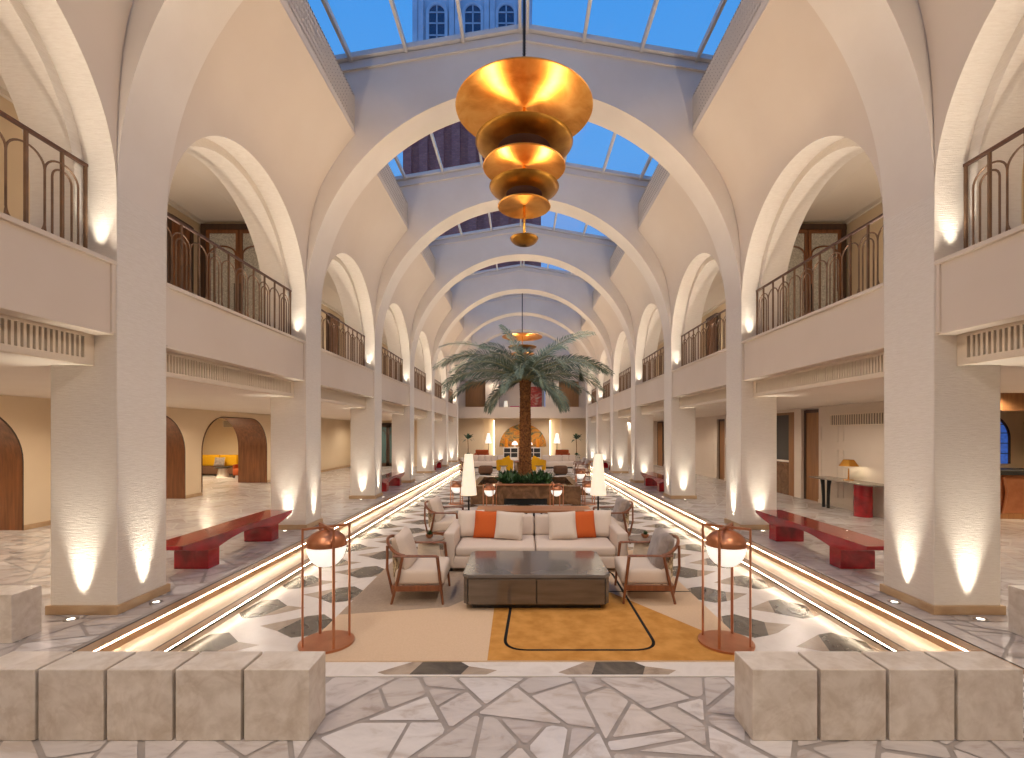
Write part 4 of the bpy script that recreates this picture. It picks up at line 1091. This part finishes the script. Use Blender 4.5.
# ------------------------------------------------------------------ timber lounge chairs (seat faces local +x)
def chair(loc, rot, back, label):
    t = thing('lounge_chair', label, 'armchair', loc, rot, 'timber framed lounge chairs')
    wd = M['chairwood']
    for e in (-1, 1):
        b = MB(); b.tube([(.32,e*.37,0),(.25,e*.385,.61)], [.016,.022], 8); b.build('leg', wd, parent=t, smooth=50)
        b = MB(); b.tube([(-.34,e*.34,0),(-.25,e*.375,.32),(-.19,e*.385,.61)], [.016,.022,.02], 8); b.build('leg', wd, parent=t, smooth=50)
        b = MB(); b.tube([(.27,e*.385,.60),(.24,e*.388,.618),(0,e*.39,.622),(-.2,e*.388,.622),(-.3,e*.385,.624)], .022, 8, flat=.75); b.build('armrest', wd, parent=t, smooth=50)
        b = MB(); b.tube([(-.33,e*.28,.10),(-.40,e*.31,.45),(-.40,e*.30,.74)], .018, 8); b.build('back_post', wd, parent=t, smooth=50)
    b = MB()
    for e in (-1, 1): b.box(-.30,.30,e*.36-.017,e*.36+.017,.17,.24)
    b.box(.265,.30,-.36,.36,.17,.24); b.box(-.33,-.295,-.36,.36,.17,.24); b.build('seat_frame', wd, parent=t, bevel=.005)
    # horseshoe rail around the back, sweeping down into the arms
    pts = []
    for i in range(25):
        a = pi*(i/24); c = cos(a); sn = sin(a)
        pts.append((-.16-.29*sn**.8, .385*c, .625+.16*sn**1.3))
    b = MB(); b.tube(pts, .022, 8); b.build('back_rail', wd, parent=t, smooth=50)
    def panel(u, v):
        a = pi*(.16+.68*u); return (-.13-.27*sin(a)**.8+.02*(1-v), .33*cos(a), .30+.44*v)
    b = MB(); b.grid(panel, 18, 6); b.grid(lambda u,v: (panel(1-u,v)[0]+.02, panel(1-u,v)[1], panel(1-u,v)[2]), 18, 6)
    b.build('back_panel', M['weave'], parent=t, smooth=60)
    b = MB(); b.rbox(-.30,.34,-.35,.35,.235,.435,.055,puff=.025); b.build('seat_cushion', M['chairfab'], parent=t, smooth=50)
    b = MB(); b.xf = Matrix.Translation((-.23,0,.63)) @ Matrix.Rotation(R(-17),4,'Y') @ Matrix.Rotation(pi/2,4,'Z'); b.pillow(.66,.5,.2,p=.35); b.build('back_cushion', back, parent=t, smooth=60)
    return t
chair((-1.42,6.48,PIT+.014), R(2), M['chairfab'], 'walnut framed lounge chair with beige cushions left of the coffee table')
chair((1.56,6.50,PIT+.014), pi-R(3), M['taupe'], 'walnut framed lounge chair with taupe velvet back right of the coffee table')
chair((-1.60,9.85,PIT), R(-2), M['chairfab'], 'walnut framed lounge chair with beige cushions behind the left end of the sofa')
chair((1.72,9.85,PIT), pi+R(2), M['taupe'], 'walnut framed lounge chair with taupe back behind the right end of the sofa')

fc = chair((-3.06,26.3,PIT), R(0), M['chairfab'], 'far pale lounge chair at the left edge of the sunken floor beside the far ottoman')
chair((3.08,26.2,PIT), pi, M['taupe'], 'far lounge chair with taupe back at the right edge of the sunken floor')
chair((3.0,24.4,PIT), pi, M['taupe'], 'second far lounge chair with taupe back, right of the fountain and before the far ottoman')
# ------------------------------------------------------------------ side tables with little plants
for s, x, nm in ((-1,-1.50,'left'),(1,1.79,'right')):
    t = thing('side_table', 'round grey side table on travertine cone, %s of the sofa' % nm, 'side table', (x, 7.32, PIT+.014), 0, 'round side tables by the sofa')
    b = MB(); b.lathe([(0,0),(.21,0),(.15,.56),(0,.56)], n=32); b.build('base', M['travertine'], parent=t, smooth=40)
    b = MB(); b.lathe([(0,.56),(.235,.56),(.242,.575),(.235,.59),(0,.59)], n=40); b.build('table_top', M['stonetop'], parent=t, smooth=40)
    t = thing('potted_succulent', 'tiny green plant in a copper bowl on the %s side table' % nm, 'plant', (x+.01, 7.32, PIT+.604), 0, 'tiny plants on the side tables')
    b = MB(); b.lathe([(0,0),(.03,0),(.055,.03),(.058,.055),(.05,.055),(.045,.045),(0,.045)], n=20); b.build('bowl', M['copper'], parent=t, smooth=50)
    b = MB(); rnd = random.Random(3+s)
    for i in range(40):
        a = rnd.uniform(0,2*pi); e = rnd.uniform(.1,1.4); d = Vector((cos(a)*cos(e),sin(a)*cos(e),sin(e))); p0 = Vector((0,0,.045)); L = rnd.uniform(.05,.085)
        sd = d.cross(Vector((.1,.2,1))).normalized()*.012; b.poly([p0,p0+d*L*.6+sd,p0+d*L,p0+d*L*.6-sd])
    b.build('foliage', M['leaf'], parent=t)

# ------------------------------------------------------------------ copper cage floor lamps
def cage_lamp(h=1.22, r=.275, gr=.195, gz=.72):
    t = thing('cage_floor_lamp', '', 'lamp', (0,0,0), 0, 'copper cage floor lamps')
    b = MB(); b.lathe([(0,0),(r,0),(r,.022),(0,.022)], n=48); b.build('base', M['copper'], parent=t, smooth=30)
    w = .013; q = r*.87
    for k in range(4):
        a = pi/2*k; c, sn = cos(a), sin(a)
        b = MB(); b.xf = Matrix.Rotation(a,4,'Z'); b.box(q-w,q+w*.4,-w,w,.02,h); b.build('post', M['copper'], parent=t, bevel=.002)
    for k in range(2):
        b = MB(); b.xf = Matrix.Rotation(pi/2*k,4,'Z'); b.box(-q-.006,q+.006,-w,w,h-.022,h+.0015*k); b.build('top_bar', M['copper'], parent=t, bevel=.002)
    b = MB(); b.lathe([(0,h-.02),(.03,h-.02),(.03,h-.05),(0,h-.05)], n=16); b.build('stem', M['copper'], parent=t, smooth=40)
    zs = h-.035-gr*.80
    b = MB(); n = 14
    b.lathe([(gr*1.03*cos(pi/2*i/n), zs+gr*.80*sin(pi/2*i/n)) for i in range(n+1)]+[], n=40); b.lathe([(gr*1.03,zs),(gr*1.03,zs-.012),(gr*.95,zs-.012)], n=40); b.build('cap', M['copper'], parent=t, smooth=40)
    b = MB(); b.lathe([(0,zs-gr*1.18)]+[(gr*cos(pi/2*i/n)**.85, zs-.004-gr*1.17*sin(pi/2*i/n)) for i in range(n-1,-1,-1)], n=40); b.build('globe', M['globe'], parent=t, smooth=60)
    return t
la = cage_lamp(); la.location = (-2.115,5.0,PIT+.014); la.rotation_euler.z = R(38); la['label'] = 'tall copper cage lamp with opal globe at the near left corner of the rug'
dup(la, (2.045,5.0,PIT+.014), R(52), 'tall copper cage lamp with opal globe at the near right corner of the rug')
for o_ in list(la.children): pass
ln = cage_lamp(h=.70, r=.25, gr=.165, gz=.30); ln.location = (-2.1,14.9,PIT); ln.rotation_euler.z = R(40)
ln['group'] = 'low copper lanterns around the fountain'; ln['category'] = 'lantern'; ln['label'] = 'low copper lantern left of the fountain'; ln.name = 'cage_lantern'
dup(ln, (-1.02,14.15,PIT), R(30), 'low copper lantern before the left front of the fountain')
dup(ln, (.95,14.15,PIT), R(60), 'low copper lantern before the right front of the fountain')
dup(ln, (2.0,14.9,PIT), R(50), 'low copper lantern right of the fountain')
dup(ln, (2.02,17.2,PIT+.22), R(45), 'copper lantern raised on the dark block at the rear right of the fountain')
b = MB(); b.box(-.24,.24,-.24,.24,0,.22); tag(b.build('stone_block', M['fount'], loc=(2.02,17.2,PIT), bevel=.005), 'low dark marble block under the rear lantern beside the fountain', 'block')

# ------------------------------------------------------------------ console and cone lamps behind the sofa
t = thing('console_table', 'long timber topped console with dark slats behind the sofa', 'console', (.15, 9.33, PIT))
b = MB(); b.box(-1.1,1.1,-.3,.3,.69,.74); b.build('table_top', M['copper'] if 0 else wood('console top', srgb(150,98,62), srgb(176,122,82), .4, 'x'), parent=t, bevel=.006)
for i in range(15):
    x = -1.0+2.0*i/14; b = MB(); b.box(x-.018,x+.018,-.26,-.22,.06,.69); b.build('slat', M['black'], parent=t)
for e in (-1, 1):
    b = MB(); x0, x1 = sorted((e*1.02, e*1.07)); b.box(x0,x1,-.27,.27,0,.69); b.build('leg', M['black'], parent=t)
b = MB(); b.box(-1.02,1.02,-.26,.26,.03,.07); b.build('lower_shelf', M['black'], parent=t)
for s, x, nm in ((-1,-1.12,'left'),(1,1.42,'right')):
    t = thing('floor_lamp', 'tall white cone shade floor lamp behind the %s end of the sofa' % nm, 'lamp', (x, 9.42, PIT), 0, 'cone floor lamps behind the sofa')
    b = MB(); b.lathe([(0,0),(.15,0),(.15,.02),(0,.025)], n=32); b.build('base', M['lampmetal'], parent=t, smooth=40)
    b = MB(); b.tube([(0,0,.02),(0,0,1.1)], .018, 10); b.build('pole', M['lampmetal'], parent=t, smooth=40)
    b = MB(); b.lathe([(.158,.985),(.08,1.785),(.0,1.79)], n=40); b.lathe([(.154,.99),(.077,1.78)], n=40); b.build('lamp_shade', M['shade'], parent=t, smooth=40)

# ------------------------------------------------------------------ fountain, planter, palm
FX, FY0, FY1 = .04, 14.75, 18.0
t = thing('fountain', 'square brown marble fountain with dark pools around the raised palm planter', 'fountain', (FX, (FY0+FY1)/2, PIT))
hx, hy = 1.7, (FY1-FY0)/2; th = .2; H = .57
for nm, q in (('front_wall',(-hx,hx,-hy,-hy+th)),('rear_wall',(-hx,hx,hy-th,hy)),('side_wall',(-hx,-hx+th,-hy+th,hy-th)),('side_wall',(hx-th,hx,-hy+th,hy-th))):
    b = MB(); b.box(*q,0,H); b.build('basin_wall', M['fount'], parent=t, bevel=.008)
for e in (-1, 1):
    b = MB(); x0, x1 = sorted((e*.87, e*(hx-th-.001))); b.box(x0,x1,-hy+th,hy-th,.0,.44); b.build('pool_water', M['water'], parent=t)
OY = -.12
px, py = .86, 1.62
b = MB(); b.xf = Matrix.Translation((0,OY,0)); b.box(-px,px,-py,-py+.12,.2,.60); b.box(-px,-.66,-py,-py+.12,0,.2); b.box(.66,px,-py,-py+.12,0,.2); b.box(-px,px,py-.4,py-.28,0,.60)
for e in (-1, 1): x0, x1 = sorted((e*(px-.12), e*px)); b.box(x0,x1,-py+.12,py-.4,0,.60)
b.build('planter_wall', M['fount'], parent=t, bevel=.006)
b = MB(); b.xf = Matrix.Translation((0,OY,0)); b.box(-px-.03,px+.03,-py-.03,-py+.13,.60,.64)
for e in (-1, 1): x0, x1 = sorted((e*(px-.12), e*(px+.03))); b.box(x0,x1,-py+.13,py-.3,.60,.64)
b.build('planter_coping', wood('coping timber', srgb(150,94,62), srgb(176,116,80), .35, 'x'), parent=t, bevel=.006)
b = MB(); b.xf = Matrix.Translation((0,OY,0)); b.box(-px+.12,px-.12,-py+.12,py-.4,.3,.58); b.build('soil', M['soil'], parent=t)
b = MB(); b.xf = Matrix.Translation((0,OY,0))
for i in range(13): b.box(-.62+1.24*i/12-.012,-.62+1.24*i/12+.012,-py+.02,-py+.05,.0,.2)
b.box(-.66,.66,-py+.09,-py+.12,0,.2); b.build('grille', M['grille'], parent=t)
# planting under the palm
b = MB(); rnd = random.Random(11)
for i in range(150):
    x = rnd.uniform(-.78,.78); y = rnd.uniform(-1.48,1.1); base = Vector((FX+x, (FY0+FY1)/2-.12+y, PIT+.57)); hh = rnd.uniform(.15,.36)
    out = Vector((x*.35, y*.2 if y > -1.2 else -.35, 1))
    for j in range(9):
        a = rnd.uniform(0,2*pi); e = rnd.uniform(.0,1.2); d = (Vector((cos(a)*cos(e),sin(a)*cos(e),sin(e)))*.7+out.normalized()*.5).normalized(); L = hh*rnd.uniform(.7,1.15)
        sd = d.cross(Vector((0,0,1))).normalized()*.032; p0 = base+d*L*.25
        m_ = p0+d*L*.55; b.poly([p0, m_+sd, p0+d*L+Vector((0,0,-.05)), m_-sd])
tag(b.build('shrubbery', M['leaf'], weld=False), 'low green foliage filling the planter at the foot of the palm', 'shrubbery', kind='stuff')
# palm
PX, PY = .04, 16.15
tp = thing('palm_tree', 'tall date palm with rough brown trunk and grey green fronds in the planter', 'palm tree', (PX, PY, PIT+.58))
b = MB(); zb, zt_ = 0., 3.38; rows, per = 44, 13
def trad(z): return .20-.045*(z/zt_)+.03*max(0,(z-2.8)/.55)+.05*max(0,1-z/.35)
b.lathe([(trad(zb+(zt_-zb)*i/20)*.9, zb+(zt_-zb)*i/20) for i in range(21)]+[(0,zt_)], n=20)
for i in range(rows):
    z = zb+(zt_-zb)*i/rows
    for j in range(per):
        a = 2*pi*(j+.5*(i % 2))/per+.05*sin(i*3.1+j); w_ = pi/per*.95; r_ = trad(z); h_ = (zt_-zb)/rows*2.0
        P = lambda aa, rr, zz: (rr*cos(aa), rr*sin(aa), zz)
        p0 = P(a-w_,r_*.9,z); p1 = P(a+w_,r_*.9,z); p2 = P(a,r_*.92,z+h_*1.05); top = P(a,r_*1.16,z+h_*.62); lo = P(a,r_*1.0,z-.01)
        k_ = b.av([p0,lo,p1,p2,top]); b.af((k_,k_+1,k_+4)); b.af((k_+1,k_+2,k_+4)); b.af((k_+2,k_+3,k_+4)); b.af((k_+3,k_,k_+4))
b.build('trunk', M['trunk'], parent=tp)
def frond(az, el0, L, droop, seed, lw=.43):
    rnd = random.Random(seed); n = 34
    pos = Vector((0.06*cos(az),0.06*sin(az),zt_+.02)); pts = [pos.copy()]; dirs = []
    for i in range(n):
        s_ = (i+.5)/n; el = el0-droop*s_**1.35
        d = Vector((cos(az)*cos(el), sin(az)*cos(el), sin(el))); dirs.append(d); pos = pos+d*(L/n); pts.append(pos.copy())
    dirs.append(dirs[-1])
    roll = R(rnd.choice((-1,1))*rnd.uniform(35,70))*abs(cos(az))+R(rnd.uniform(-20,20))
    b = MB(); b.m = 1
    b.tube(pts, [.024*(1-.85*i/n)+.002 for i in range(n+1)], 5)
    b.m = 0; M_ = 44
    for i in range(M_):
        s_ = .10+.90*i/(M_-1); f = s_*n; k = min(n-1,int(f)); p = pts[k].lerp(pts[k+1], f-k); d = dirs[k]
        side = Vector((-sin(az), cos(az), 0)); side = Matrix.Rotation(roll*(.4+.6*s_), 3, d) @ side
        up = side.cross(d).normalized()
        if up.z < 0: up = -up
        ln_ = lw*(.45+.55*sin(pi*min(1,s_*1.05)**.7)) if s_ < .9 else lw*(.5-.25*(s_-.9)/.1)
        for e in (-1, 1):
            fwd = .5+.7*s_+rnd.uniform(-.15,.15); v = (side*e*1.0+d*fwd+up*rnd.uniform(.05,.45)).normalized()
            l2 = ln_*rnd.uniform(.85,1.15); wd = .0165
            m1 = p+v*l2*.5; tip = p+v*l2+Vector((0,0,-.12*l2-.03)); nn = v.cross(up).normalized()*wd
            b.poly([p-nn*.4, m1-nn, tip, m1+nn, p+nn*.4])
    b.build('frond', [M['frond'],M['rachis']], parent=tp, weld=False)
rnd = random.Random(21)
spec = [  # azimuth, elevation, length, droop (degrees)
 (174,52,3.5,70),(188,40,3.4,78),(160,40,3.2,76),(200,20,3.0,60),(150,22,3.0,64),(182,10,2.8,60),(215,34,3.0,82),(140,50,3.0,86),(170,28,3.3,84),(195,46,3.2,90),
 (6,60,3.1,58),(-8,34,3.2,72),(20,32,3.1,74),(-20,16,2.9,60),(35,20,2.7,64),(2,8,2.7,58),(-35,36,3.0,82),(48,46,2.9,88),(-4,42,3.1,88),
 (105,66,2.6,70),(80,60,2.7,92),(265,34,2.5,90),(285,26,2.4,92),(250,20,2.3,86),(235,46,2.8,92),(300,44,2.7,94),(120,32,2.7,86),(60,26,2.6,86),
 (165,84,2.2,40),(160,70,2.3,76),(20,72,2.2,80),(270,66,2.2,106),(320,-4,2.0,66),(225,-6,2.0,66),(340,-10,1.9,62),(205,-12,1.9,60),(355,-18,1.7,56),(180,-20,1.7,56)]
for i, (az, el, L, dr) in enumerate(spec): frond(R(az), R(el), L*.95, R(dr), 100+i)

# ------------------------------------------------------------------ chandeliers
def chandelier():
    t = thing('chandelier', '', 'chandelier', (0,0,0), 0, 'stacked brass disc chandeliers')
    b = MB(); b.tube([(0,0,-.2),(0,0,3.0)], .014, 8)
    for i in range(60):
        z = .1+2.85*i/60; b.tube([(.028*cos(a),.028*sin(a)*.4,z+.03*sin(a)) for a in [2*pi*k/6 for k in range(6)]], .007, 4, closed=True)
    b.build('chain', M['lampmetal'], parent=t, smooth=50)
    b = MB(); b.tube([(0,0,-2.1),(0,0,.06)], .022, 12); b.build('stem', M['gold'], parent=t, smooth=50)
    def disc(z, r, h):
        b = MB(); n = 10
        low = [(0.03,z+h)]+[(r*(.06+.94*i/n), z+h*(1-(i/n)**2.2)) for i in range(1,n+1)]
        b.lathe(low+[(r+.012,z+.012),(r,z+.03)]+[(r*(1-i/n), z+.045+h*(1-((n-i)/n)**2.2)) for i in range(1,n+1)], n=72)
        b.build('disc', M['brass'], parent=t, smooth=50)
    def bowl(z, r, d, foot, mat_='brassunlit'):
        n = 10; b = MB()
        out = [(foot,z-d)]+[(foot+(r-foot)*sin(pi/2*i/n)**1.1, z-d*cos(pi/2*i/n)**1.3) for i in range(1,n+1)]
        b.lathe(out+[(r+.01,z+.015),(r-.015,z+.012)]+[(p[0]*.96,p[1]+.03) for p in out[::-1][1:]]+[(0,z-d+.03)], n=72)
        b.build('bowl', M[mat_], parent=t, smooth=50)
        if foot > .1:
            b = MB(); b.lathe([(foot,z-d),(foot*.95,z-d+.012),(0,z-d+.018)], n=48); b.build('throat', M['coppershade'], parent=t, smooth=50)
    disc(0, 1.125, .05); bowl(-.56, .80, .08, .44); disc(-.96, .677, .04); bowl(-1.29, .57, .10, .30); disc(-1.61, .43, .03); bowl(-2.14, .228, .10, .03)
    return t
c0 = chandelier(); c0.location = (.0, 8.0, 7.365); c0['label'] = 'large tiered brass disc chandelier hanging over the lounge'
dup(c0, (.0, 26.9, 7.365), 0, 'far tiered brass disc chandelier hanging beyond the palm')
for y, f in ((8.0,1),(26.9,1)):
    for (z, p) in ((-.50,92),(-1.24,40),(-2.09,13)):
        for q in range(2):
            a = pi*q+.12; rr = {-.50:.5,-1.24:.34,-2.09:.08}[z]
            point('bowl_lamp', (rr*cos(a), y+rr*sin(a), 7.365+z), p*f/2, (1,.7,.38), .05)

# ------------------------------------------------------------------ tower seen through the glass
TY = 44.
t = thing('tower', 'tall brick tower with white stone crown and arched windows seen through the skylights', 'tower', (-4.55, TY, 0))
b = MB(); b.box(-5.9,5.9,0,10,0,34)
for i in range(9):
    x = -5.9+11.8*i/8; b.box(x-.38,x+.38,-.35,0,8,34)
b.build('brick_shaft', M['brick'], parent=t)
b = MB(); b.box(-6.1,6.1,-.5,10.2,34,35); b.box(-5.3,5.3,.2,9.5,35,46); b.box(-5.6,5.6,-.1,10,45.4,46.5)
for x in (-5.2,-4.75,-1.85,-1.4,1.35,1.8,4.55,5.1): b.box(x-.28,x+.28,-.1,.2,35,45.5)
b.build('crown', M['towerstone'], parent=t, bevel=.03)
for x in (-3.25,.05,3.1):
    ap = [(x-.85,1.6)]+[(x-.85*cos(pi*i/16), 4.5+.85*sin(pi*i/16)) for i in range(17)]+[(x+.85,1.6)]
    b = MB(); b.ext([(p[0],p[1]+36.0) for p in ap], 'y', .02, .3); w_ = b.build('window', M['towerglass'], parent=t)
    b = MB(); b.tube([(p[0],.0,p[1]+36.0) for p in ap], .16, 6); b.build('surround', M['towerstone'], parent=w_, smooth=40)
    b = MB(); b.box(x-.05,x+.05,-.04,.05,37.6,41.2); [b.box(x-.83,x+.83,-.04,.05,z,z+.1) for z in (38.4,39.5,40.5)]; b.box(x-1.1,x+1.1,-.25,.2,37.3,37.6); b.build('glazing_bar', M['towerstone'], parent=w_)

# ------------------------------------------------------------------ shell behind the camera
b = MB(); b.box(-18,18,-4.5,-4.3,0,10.4); struct(b.build('wall_front', M['paint']), 'entrance wall behind the viewer', 'wall')

# ------------------------------------------------------------------ lamps of the building and added fill lights
WARM = (1,.865,.715)
for k in range(0, 8):
    yc = PIER[k]+PT+AR
    for s in (-1, 1):
        area('cove_lamp', (s*(W+.04), yc, 3.93), (s*.4, yc, 8.6), 48, 3.5, .06, WARM, 150)
        area('corridor_fill', (s*6.3, yc, 3.95), (s*6.1, yc, 7), 34, .3, 2.8, WARM)  # unseen light added at floor level to brighten the corridor ceiling
# fill lights added unseen under the aisle ceilings, all along
for k in range(0, 8):
    for s in (-1, 1):
        y = PIER[k]+PT/2
        for dx in (1.3, 3.4): spot('aisle_fill', (s*(W+PT+dx), y+1.5*dx/1.3*.8, AZ-.03), (s*(W+PT+dx), y+1.5*dx/1.3*.8, 0), 135, 165, .6, WARM, .06)
for y in (8.5, 14.5, 20.5):
    spot('lounge_fill', (-13.5, y, AZ-.04), (-13.5, y, 0), 650, 165, .5, (1,.82,.56), .1)  # unseen light added to brighten the side lounge
spot('reception_fill', (12.5, 9.8, 2.7), (12.5, 9.8, 0), 480, 165, .5, (1,.76,.5), .1)  # added light without a fitting, lifts the dark reception wall
for s in (-1, 1):
    spot('far_lamp', (s*2.0, 34.4, 3.0), (s*2.0, 34.8, 0), 110, 160, .5, WARM, .1)
    spot('balcony_lamp', (s*2.2, 35.4, 5.8), (s*2.2, 36.6, 3.3), 30, 140, .6, WARM, .1)
point('console_bulb', (8.2,12.1,1.22), 9, (1,.84,.58), .03)
for x in (-1.12,1.42): point('cone_bulb', (x,9.42,PIT+1.3), 4, (1,.82,.56), .05)
# fill lights added unseen high on the cross arches, aimed at the seating and across to the opposite side
for k in (0, 1, 2, 3, 4, 5, 6, 7):
    for s in (-1, 1):
        spot('arch_fill', (s*3.0, PIER[k]+PT+.15, 7.75), (s*-1.6, PIER[k]+PT+4.2, 0), 800 if k == 0 else 470, 95, 1., WARM, .3)

# ------------------------------------------------------------------ sky
w = bpy.data.worlds.new('dusk'); S.world = w; w.use_nodes = True
nt = w.node_tree; n = nt.nodes; bg = n['Background']
tc = n.new('ShaderNodeTexCoord'); sp = n.new('ShaderNodeSeparateXYZ'); nt.links.new(tc.outputs['Generated'], sp.inputs[0])
rp = n.new('ShaderNodeValToRGB'); e = rp.color_ramp.elements
e[0].position = .1; e[0].color = srgb(120,160,225); e[1].position = .95; e[1].color = srgb(58,140,222)
e2 = e.new(.5); e2.color = srgb(96,166,238); e3 = e.new(.75); e3.color = srgb(62,152,236)
nt.links.new(sp.outputs[2], rp.inputs[0])
nz = n.new('ShaderNodeTexNoise'); nz.inputs['Scale'].default_value = 3.2; nz.inputs['Detail'].default_value = 6; nt.links.new(tc.outputs['Generated'], nz.inputs['Vector'])
cr = n.new('ShaderNodeValToRGB'); cr.color_ramp.elements[0].position = .55; cr.color_ramp.elements[0].color = (0,0,0,1); cr.color_ramp.elements[1].position = .75; cr.color_ramp.elements[1].color = (.6,.6,.6,1)
nt.links.new(nz.outputs['Fac'], cr.inputs[0])
mx = n.new('ShaderNodeMix'); mx.data_type = 'RGBA'; nt.links.new(cr.outputs[0], mx.inputs[0]); nt.links.new(rp.outputs[0], mx.inputs[6]); mx.inputs[7].default_value = srgb(160,170,215)
nt.links.new(mx.outputs[2], bg.inputs['Color']); bg.inputs['Strength'].default_value = 1.0

# the seating, its sunken floor and the entrance blocks stand 4 cm right of the hall's centre line
SET = ('trim_1','trim_2','trim_3','floor.001','led_strip','marble_block','rug','coffee_table','sofa','cushion','lounge_chair','side_table','potted_succulent','cage_','console_table.001','floor_lamp','fountain','shrubbery','palm_tree','stone_block','armchair','ottoman','drum_table')
for o in list(C.objects):
    if o.parent is None and o.name.startswith(SET) and o.location.x > -9: o.location.x += .04
for o in list(C.objects):
    if o.type == 'LIGHT' and o.name.startswith('cone_bulb'): o.location.x += .04

# ------------------------------------------------------------------ camera
cam = bpy.data.cameras.new('camera'); co = bpy.data.objects.new('camera', cam); C.objects.link(co)
co.location = (-.045, 0, 2.0); co.rotation_euler = (pi/2, 0, 0)
cam.sensor_width = 36; cam.lens = 480/1024*36; cam.shift_x = -9.5/1024; cam.shift_y = 54/1024; cam.clip_end = 300
S.camera = co
S.view_settings.view_transform = 'Standard'; S.view_settings.look = 'None'; S.view_settings.gamma = 1; S.view_settings.exposure = 0
S.view_settings.use_curve_mapping = False
cy = S.cycles; cy.use_denoising = True; cy.max_bounces = 8; cy.diffuse_bounces = 4; cy.transparent_max_bounces = 12; cy.caustics_reflective = False; cy.caustics_refractive = False
cy.sample_clamp_indirect = 6; cy.use_light_tree = True
